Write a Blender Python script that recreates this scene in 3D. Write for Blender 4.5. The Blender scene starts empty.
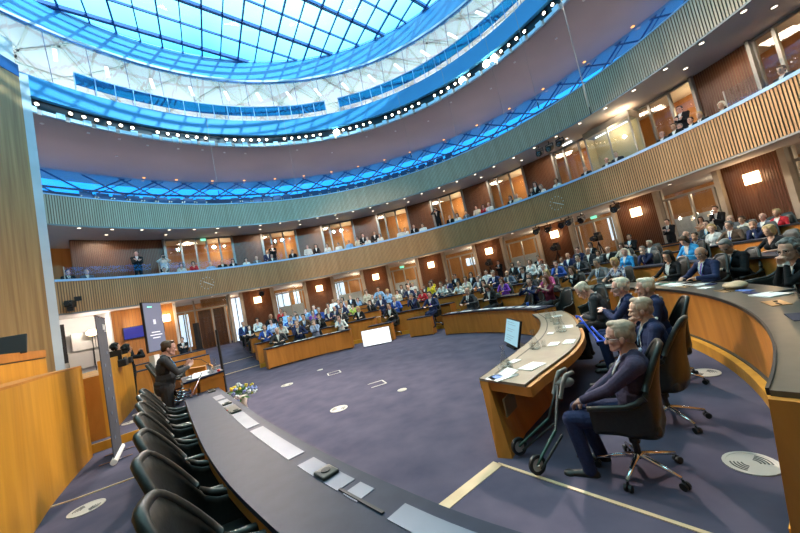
import bpy, bmesh, math, random
import numpy as np
from mathutils import Vector, Matrix, Euler
random.seed(7)
PI = math.pi
sc = bpy.context.scene
C = bpy.data.collections.new('chamber'); sc.collection.children.link(C)
R_ = math.radians
# ------------------------------------------------------------------ materials
def mat(name, col=(.5,.5,.5), rough=.5, metal=0., emit=None, es=1., spec=.5, trans=0., alpha=1., coat=0.):
    m = bpy.data.materials.new(name); m.use_nodes = True
    b = m.node_tree.nodes['Principled BSDF']
    b.inputs['Base Color'].default_value = (*col, 1); b.inputs['Roughness'].default_value = rough
    b.inputs['Metallic'].default_value = metal; b.inputs['Specular IOR Level'].default_value = spec
    b.inputs['Transmission Weight'].default_value = trans; b.inputs['Alpha'].default_value = alpha
    b.inputs['Coat Weight'].default_value = coat
    if emit: b.inputs['Emission Color'].default_value = (*emit, 1); b.inputs['Emission Strength'].default_value = es
    m.diffuse_color = (*col, 1)
    return m
def noisy(name, c1, c2, rough=.5, scale=(4,4,4), detail=4, bump=0., metal=0., spec=.5, dist=0., coord='Object', lo=.3, hi=.7, coat=0.):
    m = mat(name, c1, rough, metal, spec=spec, coat=coat); nt = m.node_tree; N = nt.nodes; L = nt.links; b = N['Principled BSDF']
    tc = N.new('ShaderNodeTexCoord'); mp = N.new('ShaderNodeMapping'); mp.inputs['Scale'].default_value = scale
    nz = N.new('ShaderNodeTexNoise'); nz.inputs['Scale'].default_value = 1; nz.inputs['Detail'].default_value = detail; nz.inputs['Distortion'].default_value = dist
    cr = N.new('ShaderNodeValToRGB'); cr.color_ramp.elements[0].color = (*c1,1); cr.color_ramp.elements[1].color = (*c2,1)
    cr.color_ramp.elements[0].position = lo; cr.color_ramp.elements[1].position = hi
    L.new(tc.outputs[coord], mp.inputs['Vector']); L.new(mp.outputs[0], nz.inputs['Vector']); L.new(nz.outputs['Fac'], cr.inputs[0]); L.new(cr.outputs[0], b.inputs['Base Color'])
    if bump:
        bp = N.new('ShaderNodeBump'); bp.inputs['Strength'].default_value = bump; bp.inputs['Distance'].default_value = .01
        L.new(nz.outputs['Fac'], bp.inputs['Height']); L.new(bp.outputs[0], b.inputs['Normal'])
    return m
def glassy(name, col=(1,1,1), gloss=.12, rough=.02, tint_fac=1.):
    m = bpy.data.materials.new(name); m.use_nodes = True; nt = m.node_tree; N = nt.nodes; L = nt.links; N.clear()
    o = N.new('ShaderNodeOutputMaterial'); mx = N.new('ShaderNodeMixShader'); t = N.new('ShaderNodeBsdfTransparent'); g = N.new('ShaderNodeBsdfGlossy')
    fr = N.new('ShaderNodeLayerWeight'); fr.inputs['Blend'].default_value = .5
    pw = N.new('ShaderNodeMath'); pw.operation = 'POWER'; pw.inputs[1].default_value = 5.
    ad = N.new('ShaderNodeMath'); ad.operation = 'MULTIPLY_ADD'; ad.inputs[1].default_value = .5*(1-gloss); ad.inputs[2].default_value = gloss; ad.use_clamp = True
    t.inputs[0].default_value = (*col,1); g.inputs['Roughness'].default_value = rough
    L.new(fr.outputs['Facing'], pw.inputs[0]); L.new(pw.outputs[0], ad.inputs[0]); L.new(ad.outputs[0], mx.inputs[0]); L.new(t.outputs[0], mx.inputs[1]); L.new(g.outputs[0], mx.inputs[2]); L.new(mx.outputs[0], o.inputs[0])
    return m
M = {}
M['wood'] = noisy('desk_wood', (.40,.145,.022), (.58,.225,.040), .48, (3,3,.6), 5, .05, dist=1.2, coord='Object', spec=.3)
M['wood_side'] = noisy('bench_wood', (.50,.215,.018), (.66,.31,.034), .48, (6,6,.5), 5, .03, dist=.6, spec=.3)
M['slat'] = noisy('slat_wood', (.47,.235,.095), (.60,.33,.15), .5, (5,5,.35), 3, .0)
M['slat_pale'] = noisy('pale_slat_wood', (.46,.38,.27), (.56,.48,.36), .5, (5,5,.35), 3, .0)  # paler than the lower balcony slats
M['slat_gap'] = mat('slat_recess_wood', (.20,.125,.065), .7)
M['redwood'] = noisy('red_panel_wood', (.085,.026,.009), (.145,.047,.017), .36, (7,7,.5), 4, .02)
M['orangewood'] = noisy('foyer_wood', (.42,.17,.04), (.58,.27,.08), .45, (3,3,.5), 4, .02)
M['wallwood'] = noisy('stage_wall_wood', (.30,.155,.06), (.50,.29,.12), .42, (9,9,.3), 6, .02)
M['gripgrey'] = mat('grey_rubber_grip', (.13,.12,.11), .5)
M['carpet'] = noisy('blue_grey_carpet', (.066,.060,.098), (.112,.098,.142), .95, (2.2,2.2,2.2), 8, .35, spec=.1, lo=.25, hi=.75)
M['lino'] = noisy('dark_desk_linoleum', (.013,.020,.045), (.020,.028,.058), .5, (8,8,8), 3, .02, spec=.25)
M['lino_brown'] = noisy('brown_desk_linoleum', (.23,.19,.145), (.29,.245,.19), .32, (6,6,6), 3, .02)
M['lino_olive'] = noisy('grey_brown_linoleum', (.075,.07,.06), (.105,.095,.08), .28, (6,6,6), 3, .02)
M['black'] = mat('black_plastic', (.012,.012,.014), .45)
M['leather'] = noisy('black_leather', (.012,.014,.014), (.020,.022,.021), .40, (40,40,40), 3, .12, spec=.4)
M['leather_side'] = noisy('brown_shell_veneer', (.20,.085,.025), (.28,.12,.04), .4, (8,8,1.5), 3, .02)
M['chrome'] = mat('polished_chrome', (.75,.76,.78), .16, 1.)
M['steel'] = noisy('brushed_steel', (.13,.15,.19), (.20,.22,.26), .45, (2,2,60), 2, .0, metal=1.)
M['brass'] = mat('brass_plate', (.75,.55,.30), .3, 1.)
M['white'] = mat('white_paint', (.78,.78,.77), .6)
M['ceil'] = mat('plaster_ceiling', (.60,.55,.52), .8)
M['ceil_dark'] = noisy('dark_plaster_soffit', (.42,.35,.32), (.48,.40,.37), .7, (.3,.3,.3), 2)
M['ceil_white'] = mat('gallery_ceiling_white', (.86,.86,.84), .8)
M['lattice'] = mat('cream_lattice_reflection', (.72,.71,.62), .7)
M['stone'] = noisy('pale_concrete', (.36,.32,.26), (.45,.40,.33), .6, (2,2,2), 3)
M['pilaster'] = noisy('pale_stone_pilaster', (.52,.55,.60), (.60,.62,.67), .5, (1.5,1.5,1.5), 3)
M['frame'] = mat('door_frame_metal', (.46,.43,.37), .45, .4)
M['greyframe'] = mat('grey_door_frame', (.23,.24,.24), .4, .4)
M['bluefascia'] = mat('blue_painted_fascia', (.06,.34,.66), .55)
M['fascia_low'] = mat('pale_blue_block', (.62,.82,.95), .5)
M['mullion'] = mat('dark_blue_mullion', (.02,.10,.30), .5)
M['rail'] = mat('blue_rail_cap', (.36,.60,.92), .35, .0)
M['glass'] = glassy('clear_glass', (.94,.97,.97), .06)
M['glass_blue'] = glassy('blue_tinted_glass', (.12,.36,.62), .16)
M['glass_drum'] = glassy('drum_glass', (.93,.97,1.), .05)
M['glass_back'] = glassy('gallery_back_glass', (.75,.9,1.), .14, .03)
M['film'] = mat('white_frosted_film', (.62,.62,.62), .6)
M['seatblue'] = mat('dark_blue_seat_fabric', (.02,.06,.16), .6)
M['seatpad'] = mat('light_blue_seat_pad', (.04,.22,.45), .5)
M['tan'] = noisy('pale_ash_strip', (.60,.42,.25), (.70,.52,.33), .5, (4,4,4), 3)
M['grille'] = mat('floor_grille_metal', (.55,.53,.50), .45, .5)
M['paper'] = mat('white_paper', (.80,.80,.80), .7)
M['paper_blue'] = mat('blue_print', (.10,.20,.55), .6)
M['teal'] = mat('teal_folder', (.02,.30,.22), .5)
M['navyfolder'] = mat('navy_folder', (.02,.03,.12), .4)
M['kraft'] = noisy('kraft_paper', (.42,.30,.18), (.50,.37,.23), .7, (10,10,10), 3, .1)
M['water'] = glassy('carafe_glass', (.93,.95,.96), .12)
M['red'] = mat('red_plastic', (.7,.02,.02), .4)
M['bluecup'] = mat('blue_cup', (.03,.14,.55), .4)
M['bluefoam'] = mat('bright_blue_plastic', (.01,.09,.75), .45)
M['darkgreen'] = mat('dark_green_enamel', (.01,.05,.035), .3)
M['greenmat'] = mat('green_leaf', (.06,.20,.03), .6)
M['flower_y'] = mat('yellow_petal', (.85,.62,.05), .6)
M['flower_w'] = mat('pale_petal', (.75,.78,.85), .6)
M['flower_b'] = mat('blue_petal', (.25,.30,.62), .6)
M['pot'] = mat('white_vase', (.80,.74,.68), .4)
M['banner'] = noisy('grey_banner_cloth', (.045,.05,.07), (.065,.07,.095), .65, (3,3,3), 2)
M['bannerdot'] = mat('banner_emblem_print', (.10,.13,.19), .6)
M['eye'] = mat('dark_eye', (.02,.015,.012), .2)
M['gl_frame'] = mat('spectacle_frame', (.03,.03,.03), .3)
M['gl_metal'] = mat('metal_spectacle_frame', (.55,.55,.55), .25, 1.)
M['lampbody'] = mat('black_spot_housing', (.01,.01,.012), .5)
M['cable'] = mat('pale_cable', (.35,.32,.30), .5)
M['tvblue'] = mat('blue_tv_screen', (.01,.01,.05), .3, emit=(.03,.045,.50), es=.55)
M['whitescreen'] = mat('white_lit_screen', (.8,.8,.8), .4, emit=(.95,.97,1.), es=.95)
M['bluescreen'] = mat('pale_blue_lit_screen', (.1,.2,.25), .4, emit=(.42,.72,.84), es=.72)
M['screengrey'] = mat('lavender_screen', (.10,.11,.16), .25, emit=(.27,.30,.46), es=.45)
M['screentext'] = mat('screen_text_white', (.7,.7,.75), .5, emit=(.75,.78,.9), es=.45)
M['screentext2'] = mat('screen_text_grey', (.2,.3,.36), .5, emit=(.16,.34,.46), es=.4)
M['exit'] = mat('green_exit_glow', (.1,.5,.3), .5, emit=(.25,.9,.6), es=1.2)
M['daylight'] = mat('daylit_window_pane', (.8,.85,.9), .5, emit=(.62,.80,1.), es=1.25)
M['boothglow'] = mat('booth_wall_cream', (.75,.62,.36), .7)
def emitter(name, col, s):
    m = bpy.data.materials.new(name); m.use_nodes = True; nt = m.node_tree; nt.nodes.clear()
    o = nt.nodes.new('ShaderNodeOutputMaterial'); e = nt.nodes.new('ShaderNodeEmission'); e.inputs[0].default_value = (*col,1); e.inputs[1].default_value = s
    nt.links.new(e.outputs[0], o.inputs[0]); return m
M['lamp'] = emitter('spot_lamp_glow', (1.,.86,.68), 9.)
M['lamp_hot'] = emitter('full_power_lamp_glow', (1.,.88,.66), 60.)
M['sconce'] = emitter('sconce_glow', (1.,.74,.42), 7.)
M['down'] = emitter('downlight_glow', (1.,.84,.66), 3.5)
M['strip'] = emitter('strip_light_glow', (1.,.98,.95), 2.6)
M['orange_spot'] = emitter('orange_downlight_glow', (1.,.42,.12), 2.2)
# ------------------------------------------------------------------ helpers
def obj(name, me, m=None, parent=None, label=None, loc=None):
    if isinstance(me, bmesh.types.BMesh):
        b = me; me = bpy.data.meshes.new(name); b.to_mesh(me); b.free()
    o = bpy.data.objects.new(name, me); C.objects.link(o)
    if m is not None and not len(me.materials):
        for x in (m if isinstance(m, (list,tuple)) else [m]): me.materials.append(x)
    if parent: o.parent = parent
    if label: o['label'] = label
    if loc: o.location = loc
    return o
def smooth(o, on=True):
    o.data.polygons.foreach_set('use_smooth', [on]*len(o.data.polygons)); o.data.update(); return o
def tag(o, label, cat, group=None):
    o['label'] = label; o['category'] = cat
    if group: o['group'] = group
    return o
def thing(name, label, cat, loc=(0,0,0), rz=0, group=None):
    o = bpy.data.objects.new(name, None); o.empty_display_size = .2; C.objects.link(o); o.location = loc; o.rotation_euler = (0,0,rz)
    return tag(o, label, cat, group)
def struct(name, me, m):
    o = obj(name, me, m); o['kind'] = 'structure'; return o
def dup(root, loc, rz, label=None, group=None, scale=None):
    def cp(o, par):
        c = o.copy(); C.objects.link(c)
        if par is not None: c.parent = par
        for ch in o.children: cp(ch, c)
        return c
    r = cp(root, None); r.location = loc; r.rotation_euler = (0,0,rz)
    if scale: r.scale = scale
    if label: r['label'] = label
    if group: r['group'] = group
    return r
def bx(bm, c, s, rz=0, mi=0, rot=None, bev=0.):
    m = Matrix.Translation(c) @ (rot if rot is not None else Matrix.Rotation(rz,4,'Z')) @ Matrix.Diagonal((*s,1))
    r = bmesh.ops.create_cube(bm, size=1., matrix=m)
    fs = set(f for v in r['verts'] for f in v.link_faces)
    for f in fs: f.material_index = mi
    if bev:
        es = list(set(e for v in r['verts'] for e in v.link_edges))
        rr = bmesh.ops.bevel(bm, geom=es, offset=bev, segments=2, affect='EDGES', profile=.5, clamp_overlap=True)
        for f in rr['faces']: f.material_index = mi
    return bm
def BX(c, s, rz=0, bev=0., rot=None):
    return bx(bmesh.new(), c, s, rz, rot=rot, bev=bev)
def cyl(bm, p0, p1, r0, r1=None, seg=12, mi=0, cap=True):
    p0 = Vector(p0); p1 = Vector(p1); d = p1-p0; L = d.length
    q = d.to_track_quat('Z','Y').to_matrix().to_4x4() if L > 1e-9 else Matrix.Identity(4)
    r = bmesh.ops.create_cone(bm, cap_ends=cap, segments=seg, radius1=r0, radius2=r0 if r1 is None else r1, depth=L, matrix=Matrix.Translation((p0+p1)/2) @ q)
    for f in set(f for v in r['verts'] for f in v.link_faces): f.material_index = mi
    return bm
def sph(bm, c, r, seg=12, mi=0, rot=None):
    r = (r,r,r) if not isinstance(r,(tuple,list)) else r
    m = Matrix.Translation(c) @ (rot or Matrix.Identity(4)) @ Matrix.Diagonal((*r,1))
    x = bmesh.ops.create_uvsphere(bm, u_segments=seg, v_segments=max(6,seg*2//3), radius=1., matrix=m)
    for f in set(f for v in x['verts'] for f in v.link_faces): f.material_index = mi; f.smooth = True
    return bm
def tube(bm, pts, r, seg=8, mi=0):
    pts = [Vector(p) for p in pts]; rings = []
    rr = r if isinstance(r,(list,tuple)) else [r]*len(pts)
    up = Vector((0,0,1))
    for i,p in enumerate(pts):
        t = (pts[min(i+1,len(pts)-1)]-pts[max(i-1,0)]).normalized()
        a = t.cross(up)
        if a.length < 1e-3: a = t.cross(Vector((1,0,0)))
        a.normalize(); b = t.cross(a)
        rings.append([bm.verts.new(p + rr[i]*(math.cos(2*PI*k/seg)*a + math.sin(2*PI*k/seg)*b)) for k in range(seg)])
    for i in range(len(rings)-1):
        for k in range(seg):
            f = bm.faces.new((rings[i][k], rings[i][(k+1)%seg], rings[i+1][(k+1)%seg], rings[i+1][k])); f.material_index = mi; f.smooth = True
    for rg in (rings[0], rings[-1]):
        f = bm.faces.new(rg); f.material_index = mi
    return bm
def pol(az, R, z=0.):  # azimuth from the +y axis, clockwise
    a = R_(az); return Vector((R*math.sin(a), R*math.cos(a), z))
def ringprism(prof, a0, a1, step=1.5, closed=True, mi=None, rfun=None):
    """sweep a closed (r,z) profile along the azimuth range as one solid"""
    bm = bmesh.new(); n = max(2, int(math.ceil(abs(a1-a0)/step))+1); rings = []
    for i in range(n):
        az = a0+(a1-a0)*i/(n-1); dr = rfun(az) if rfun else 0
        rings.append([bm.verts.new(pol(az, r+dr, z)) for r,z in prof])
    m = len(prof)
    for i in range(n-1):
        for k in range(m if closed else m-1):
            f = bm.faces.new((rings[i][k], rings[i][(k+1)%m], rings[i+1][(k+1)%m], rings[i+1][k]))
            if mi: f.material_index = mi[k]
    if closed and abs(a1-a0) < 359.9:
        for rg in (rings[0][::-1], rings[-1]):
            f = bm.faces.new(rg)
            if mi: f.material_index = mi[0]
    bmesh.ops.recalc_face_normals(bm, faces=bm.faces)
    return bm
def prism(pts, z0, z1, bm=None, mi=0, mtop=None):
    """vertical solid over a polygon (list of xy)"""
    bm = bm or bmesh.new(); lo = [bm.verts.new((p[0],p[1],z0)) for p in pts]; hi = [bm.verts.new((p[0],p[1],z1)) for p in pts]
    fs = [bm.faces.new(lo[::-1]), bm.faces.new(hi)]
    n = len(pts)
    for i in range(n): fs.append(bm.faces.new((lo[i],lo[(i+1)%n],hi[(i+1)%n],hi[i])))
    for f in fs: f.material_index = mi
    if mtop is not None: fs[1].material_index = mtop
    bmesh.ops.recalc_face_normals(bm, faces=fs)
    return bm
def strip_solid(inner, outer, z0, z1):
    """curved slab between two polylines"""
    return prism(list(inner)+list(outer)[::-1], z0, z1)
def spline(pts, n):
    """Catmull-Rom through xy points"""
    P = [Vector((*p[:2],0)) for p in pts]; P = [2*P[0]-P[1]]+P+[2*P[-1]-P[-2]]; out = []
    for i in range(n+1):
        t = i/n*(len(P)-3); k = min(int(t), len(P)-4); t -= k
        a,b,c,d = P[k:k+4]
        q = .5*((2*b)+(c-a)*t+(2*a-5*b+4*c-d)*t*t+(3*b-a-3*c+d)*t**3)
        out.append((q.x,q.y))
    return out
def offset(poly, d):
    out = []
    for i,p in enumerate(poly):
        a = Vector(poly[max(i-1,0)]); b = Vector(poly[min(i+1,len(poly)-1)]); t = (b-a).normalized()
        out.append((p[0]+t.y*d, p[1]-t.x*d))
    return out
ORD = ['first','second','third','fourth','fifth','sixth','seventh','eighth','ninth','tenth','eleventh','twelfth','thirteenth','fourteenth','fifteenth','sixteenth','seventeenth','eighteenth','nineteenth','twentieth']+['twenty-'+x for x in ['first','second','third','fourth','fifth','sixth','seventh','eighth','ninth']]
# ------------------------------------------------------------------ camera
cam = bpy.data.cameras.new('camera'); cam.sensor_width = 36; cam.lens = 325.9/800*36; cam.clip_end = 200; cam.clip_start = .05
co = bpy.data.objects.new('camera', cam); C.objects.link(co)
_r, _p = R_(11.818), R_(4.282)
fw = Vector((0,math.cos(_p),math.sin(_p))); up0 = Vector((0,-math.sin(_p),math.cos(_p))); rt0 = Vector((1,0,0))
rt = math.cos(_r)*rt0 - math.sin(_r)*up0; up = math.cos(_r)*up0 + math.sin(_r)*rt0
mw = Matrix((rt, up, -fw)).transposed().to_4x4(); mw.translation = (2.43,-8.154,2.0); co.matrix_world = mw
sc.camera = co
# ------------------------------------------------------------------ the round hall (centre = origin)
A0, A1 = -64.6, 156.
RB, RWALL = 13.97, 16.5
TIER = [(0.,0.),(7.62,.32),(9.0,.56),(10.45,.76),(11.9,.93),(13.3,.98)]
def slatwall(a0, a1, R, z0, z1, pitch=.09, gap=.35, depth=.035, inward=True, thick=.12):
    bm = bmesh.new(); n = int(abs(a1-a0)*PI/180*R/pitch); da = (a1-a0)/n; seq = []
    for i in range(n):
        a = a0+i*da; seq += [(a, R, 0), (a+da*(1-gap), R, 1), (a+da*(1-gap), R+depth, 0), (a+da, R+depth, 1)]
    lo = [bm.verts.new(pol(a,r,z0)) for a,r,_ in seq]; hi = [bm.verts.new(pol(a,r,z1)) for a,r,_ in seq]
    for i in range(len(seq)-1):
        f = bm.faces.new((lo[i],lo[i+1],hi[i+1],hi[i])); k = i % 4
        f.material_index = 0 if k in (0,) else 1
    # back sheet closing the solid
    b0 = [bm.verts.new(pol(a,R+thick,z0)) for a,r,_ in seq[::8]+[seq[-1]]]; b1 = [bm.verts.new(pol(a,R+thick,z1)) for a,r,_ in seq[::8]+[seq[-1]]]
    for i in range(len(b0)-1):
        f = bm.faces.new((b0[i],b1[i],b1[i+1],b0[i+1])); f.material_index = 1
    return bm
def rect(r0, r1, z0, z1): return [(r0,z0),(r1,z0),(r1,z1),(r0,z1)]
# floor: hall floor and the rising tiers
bm = bmesh.new(); bmesh.ops.create_circle(bm, cap_ends=True, segments=96, radius=21.)
struct('floor', bm, M['carpet'])
prof = [(7.62,-.02)]
for i in range(1,6):
    r,z = TIER[i]; prof += [(r,z)]; prof += [(TIER[i+1][0] if i < 5 else 20.5, z)]
prof += [(20.5,-.02)]
struct('floor_tiers', ringprism(prof, -34.2, 149.), M['carpet'])
struct('floor_aisle', ringprism([(8.,-.02),(8.,.004),(15.,.95),(20.5,.95),(20.5,-.02)], -62., -34.2), M['carpet'])
for i in range(2,5):   # ash edges of the steps
    r,z = TIER[i]
    struct('trim_%d'%i, ringprism(rect(r-.02, r+.03, TIER[i-1][1]+.005, z+.006), -34.2, 149.), M['wood_side'])
for k,(r,zz) in enumerate([(8.3,.045),(10.3,.316)]):
    struct('trim_%d'%(10+k), ringprism(rect(r-.03, r+.03, zz-.02, zz+.014), -47., -34.2), M['tan'])
# soffits and slabs
struct('ceiling_lower', ringprism([(RB,4.03),(RWALL,4.15),(20.5,4.15),(20.5,4.5),(RB+.14,4.5),(RB+.14,4.08),(RB,4.08)], A0, A1), M['ceil'])
struct('floor_gallery', ringprism(rect(RB+.14, 18.6, 4.5, 4.68), A0, A1), M['carpet'])
struct('ceiling_middle', ringprism([(RB,8.13),(18.6,8.13),(18.6,8.6),(RB+.14,8.6),(RB+.14,8.18),(RB,8.18)], A0, A1), M['ceil'])
struct('floor_upper_gallery', ringprism(rect(RB+.14, 20.6, 8.6, 8.75), A0, A1), M['seatblue'])
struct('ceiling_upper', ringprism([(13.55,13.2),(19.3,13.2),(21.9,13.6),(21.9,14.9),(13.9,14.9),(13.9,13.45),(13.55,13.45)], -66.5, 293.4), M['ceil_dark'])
struct('wall_balcony_lower', slatwall(A0, A1, RB, 4.09, 5.52), [M['slat'], M['slat_gap']])
struct('wall_balcony_upper', slatwall(A0, A1, RB, 8.19, 9.58), [M['slat_pale'], M['slat_gap']])
struct('trim_20', ringprism([(RB-.03,5.52),(RB+.22,5.52),(RB+.22,5.62),(RB-.03,5.62)], A0, A1), M['rail'])
struct('trim_21', ringprism([(RB-.02,9.58),(RB+.2,9.58),(RB+.2,9.63),(RB-.02,9.63)], A0, A1), M['rail'])
struct('trim_22', ringprism(rect(RB-.02, RB+.02, 4.02, 4.085), A0, A1), M['greyframe'])
struct('trim_23', ringprism(rect(RB-.02, RB+.02, 8.12, 8.185), A0, A1), M['greyframe'])
# wall bays of both levels: red wood panels between glazed doors
PC = [-28.15+14.93*k for k in range(0,13)]
st = lambda n,b,m: struct(n,b,m)
for k,c in enumerate(PC):
    st('wall_panel_lower_%d'%k, slatwall(c-3.1, c+3.1, 16.42, .9, 4.15, .075, .3, .02), [M['redwood'], M['slat_gap']])
    st('wall_panel_upper_%d'%k, slatwall(c-3.1, c+3.1, 16.42, 4.68, 8.13, .075, .3, .02), [M['redwood'], M['slat_gap']])
    for s in (-1,1):
        st('column_lower', ringprism(rect(16.2, 16.75, .9, 4.15), c+s*3.45-.32, c+s*3.45+.32), M['stone'])
        st('column_upper', ringprism(rect(16.25, 16.6, 4.68, 8.13), c+s*3.3-.18, c+s*3.3+.18), M['greyframe'])
st('wall_panel_upper_20', slatwall(-59.3, -45.2, 16.42, 4.68, 8.13, .075, .3, .02), [M['redwood'], M['slat_gap']])
st('column_upper', ringprism(rect(16.25, 16.6, 4.68, 8.13), -45.2, -44.8), M['greyframe'])
# lower level, left of the first panel
st('wall_left', slatwall(-55.2, -45.1, 16.42, 0., 4.15, .16, .06, .006), [M['orangewood'], M['slat_gap']])
st('wall_left_white', ringprism(rect(17.6, 17.8, 0., 4.15), -64.6, -55.2), M['white'])
st('trim_30', ringprism(rect(16.2, 17.7, 0., 4.15), -55.5, -55.2), M['white'])
st('trim_31', ringprism(rect(16.2, 16.7, 0., 4.15), -45.1, -44.7), M['white'])
st('column_lower', ringprism(rect(16.2, 16.7, .5, 4.15), -34.5, -33.9), M['stone'])
st('wall_gallery_end', ringprism(rect(RB+.2, 18.6, 4.6, 8.13), A0-.3, A0+.1), M['white'])
st('wall_upper_gallery_end', ringprism(rect(RB+.1, 19.3, 8.7, 13.2), A0-.3, A0+.1), M['white'])
# foyer behind the doors
st('wall_foyer', ringprism(rect(20.0, 20.3, .9, 4.15), -55., A1), M['orangewood'])
st('wall_upper_foyer', ringprism(rect(18.3, 18.6, 4.6, 8.13), -62., A1), M['orangewood'])
wn = 0
def glazing(a0, a1, z0, z1, posts, R=16.5, m='frame', film=None, head=None, glassm='glass', name='door'):
    """a glazed bay: posts, head rail, sill, glass, optional frosted film"""
    global wn; wn += 1
    bm = bmesh.new()
    def ad(b):
        me = bpy.data.meshes.new('t'); b.to_mesh(me); b.free(); bm.from_mesh(me); bpy.data.meshes.remove(me)
    h = head or z1
    for f,w in posts:
        a = a0+(a1-a0)*f; ad(ringprism(rect(R-.05,R+.06,z0,h if 0 < f < 1 else z1), a-w/2, a+w/2, closed=True))
    ad(ringprism(rect(R-.05,R+.06,h-.07,h+.03), a0, a1)); ad(ringprism(rect(R-.04,R+.05,z0,z0+.12), a0, a1))
    o = struct('%s_%d'%(name,wn), bm, M[m])
    g = obj('glass_pane', ringprism(rect(R-.006,R+.006,z0+.1,z1-.02), a0+.1, a1-.1), M[glassm], parent=o)
    if film: obj('frosted_film', ringprism(rect(R+.02,R+.03,z0+.12,film), a0+.9, a1-.9), M['film'], parent=o)
    return o
for k in range(12):
    a0 = PC[k]+3.8; a1 = PC[k+1]-3.8
    glazing(a0, a1, .95, 4.1, [(0,.35),(.1,.28),(.5,.3),(.9,.28),(1,.35)], film=(2.65 if k in (0,1,2,4,6,8) else None), head=3.62)
    glazing(PC[k]+3.5, PC[k+1]-3.5, 4.68, 8.1, [(0,.3),(.25,.35),(.62,.35),(1,.3)], R=16.45, m='greyframe')
glazing(-44.7, -41.2, .7, 4.1, [(0,.25),(.5,.25),(1,.3)], head=3.5)
o = glazing(-41.2, -34.6, .7, 4.1, [(0,.3),(.5,.3),(.9,.3),(1,.3)], head=3.5)
for a0_,a1_ in ((-40.6,-38.2),(-37.7,-35.5)): obj('door_leaf', ringprism(rect(16.56,16.6,.75,3.4), a0_, a1_), M['redwood'], parent=o)
obj('transom_panel', ringprism(rect(16.56,16.6,3.56,4.1), -39.8, -34.7), M['orangewood'], parent=o)
glazing(-44.7, -31.6, 4.68, 8.1, [(0,.3),(.22,.35),(.43,.35),(.6,.35),(.8,.35),(1,.3)], R=16.45, m='greyframe')
# daylit windows of the foyer, seen through the glazed doors
def win(a0,a1,z0,z1,R=19.95):
    global wn; wn += 1
    o = struct('window_%d'%wn, ringprism(rect(R-.03,R,z0,z1), a0, a1), M['daylight'])
    obj('window_frame', ringprism(rect(R-.07,R-.03,z0,z1), (a0+a1)/2-.1, (a0+a1)/2+.1), M['greyframe'], parent=o)
win(-33.7,-31.9,.95,3.85,16.7); win(-45.2,-43.2,1.2,3.5); win(-42.6,-41.,1.2,3.5); win(-23.5,-20.6,2.1,3.9); win(-19.5,-18.3,2.1,3.9); win(-9.6,-7.5,2.3,3.9); win(52.2,55.6,2.4,3.9)
win(68.6,69.6,2.0,3.6); win(23.,25.,2.9,3.5)
# upper gallery back: tinted glass with a lattice and the sky behind it
struct('window_gallery_back', ringprism(rect(19.3,19.34,8.75,13.25), -64.5, A1), M['glass_back'])
bm = bmesh.new()
def strand(a0, z0, a1, z1, R=19.75, w=.06, n=14):
    pts = []
    for i in range(n+1):
        t = i/n; pts.append(pol(a0+(a1-a0)*t, R+.35*math.sin(t*PI), z0+(z1-z0)*t))
    tube(bm, pts, w, 6)
for k in range(0,46):
    a = -70+k*5.2
    strand(a, 8.8, a+22, 13.3, w=.05); strand(a+1.2, 8.8, a+23.2, 13.3, w=.03); strand(a+19, 8.8, a-5, 13.3, w=.05); 
struct('trim_40', bm, M['mullion'])
struct('trim_41', ringprism(rect(19.7,19.8,11.0,11.1), -64.5, A1), M['mullion'])
struct('trim_42', ringprism(rect(19.7,19.8,12.2,12.3), -64.5, A1), M['mullion'])
struct('wall_gallery_back_low', ringprism(rect(19.0,19.2,8.75,11.7), -64.5, A1), M['seatblue'])
# ------------------------------------------------------------------ ring, lantern and skylight
struct('trim_50', ringprism([(13.4,13.95),(13.9,13.95),(13.9,14.95),(13.4,14.95)], -66.5, 293.4), M['bluefascia'])
struct('trim_51', ringprism(rect(13.62,13.9,13.45,13.95), -66.5, 293.4), M['black'])
bm = bmesh.new()
k = 0; a = -66.
blocks = []
while a < 150:
    blocks.append(a); a += 2.
for i,a in enumerate(blocks):
    struct('trim_52', ringprism(rect(13.42,13.62,13.2,13.47 if i%2 == 0 else 13.36), a, a+1.25 if i%2==0 else a+1.9), M['fascia_low'])
struct('floor_lantern_gallery', ringprism(rect(13.9,22.,14.9,14.98), -66.5, 293.4), M['white'])
struct('wall_lantern_gallery', ringprism(rect(21.8,22.,14.9,18.3), -66.5, 293.4), M['ceil_white'])
struct('ceiling_lantern_gallery', ringprism([(14.1,18.2),(22.,18.2),(22.,18.35),(14.1,18.35)], -110, 249), M['ceil_white'])
bm = bmesh.new()  # ribs stand for the dome structure's reflection in the drum glass
def reflection_rib(a0,r0,a1,r1,w=.16,n=16):
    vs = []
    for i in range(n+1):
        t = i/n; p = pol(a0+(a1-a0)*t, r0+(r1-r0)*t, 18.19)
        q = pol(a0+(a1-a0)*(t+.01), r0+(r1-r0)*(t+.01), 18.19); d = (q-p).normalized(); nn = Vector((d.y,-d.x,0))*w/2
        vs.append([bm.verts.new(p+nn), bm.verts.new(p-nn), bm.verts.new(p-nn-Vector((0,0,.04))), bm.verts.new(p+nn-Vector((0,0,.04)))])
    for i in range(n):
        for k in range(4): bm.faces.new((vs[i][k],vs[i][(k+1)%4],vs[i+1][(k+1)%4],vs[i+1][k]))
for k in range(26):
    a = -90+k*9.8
    reflection_rib(a,14.15,a+21,21.7); reflection_rib(a+1.2,14.15,a+22.5,21.7,.06); reflection_rib(a+4,14.15,a-17,21.7); reflection_rib(a+7,14.15,a+9,21.7,.1)
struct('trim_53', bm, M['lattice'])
struct('trim_54', ringprism(rect(17.4,17.5,18.12,18.2), -100, 190, closed=True), M['lattice'])
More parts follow.
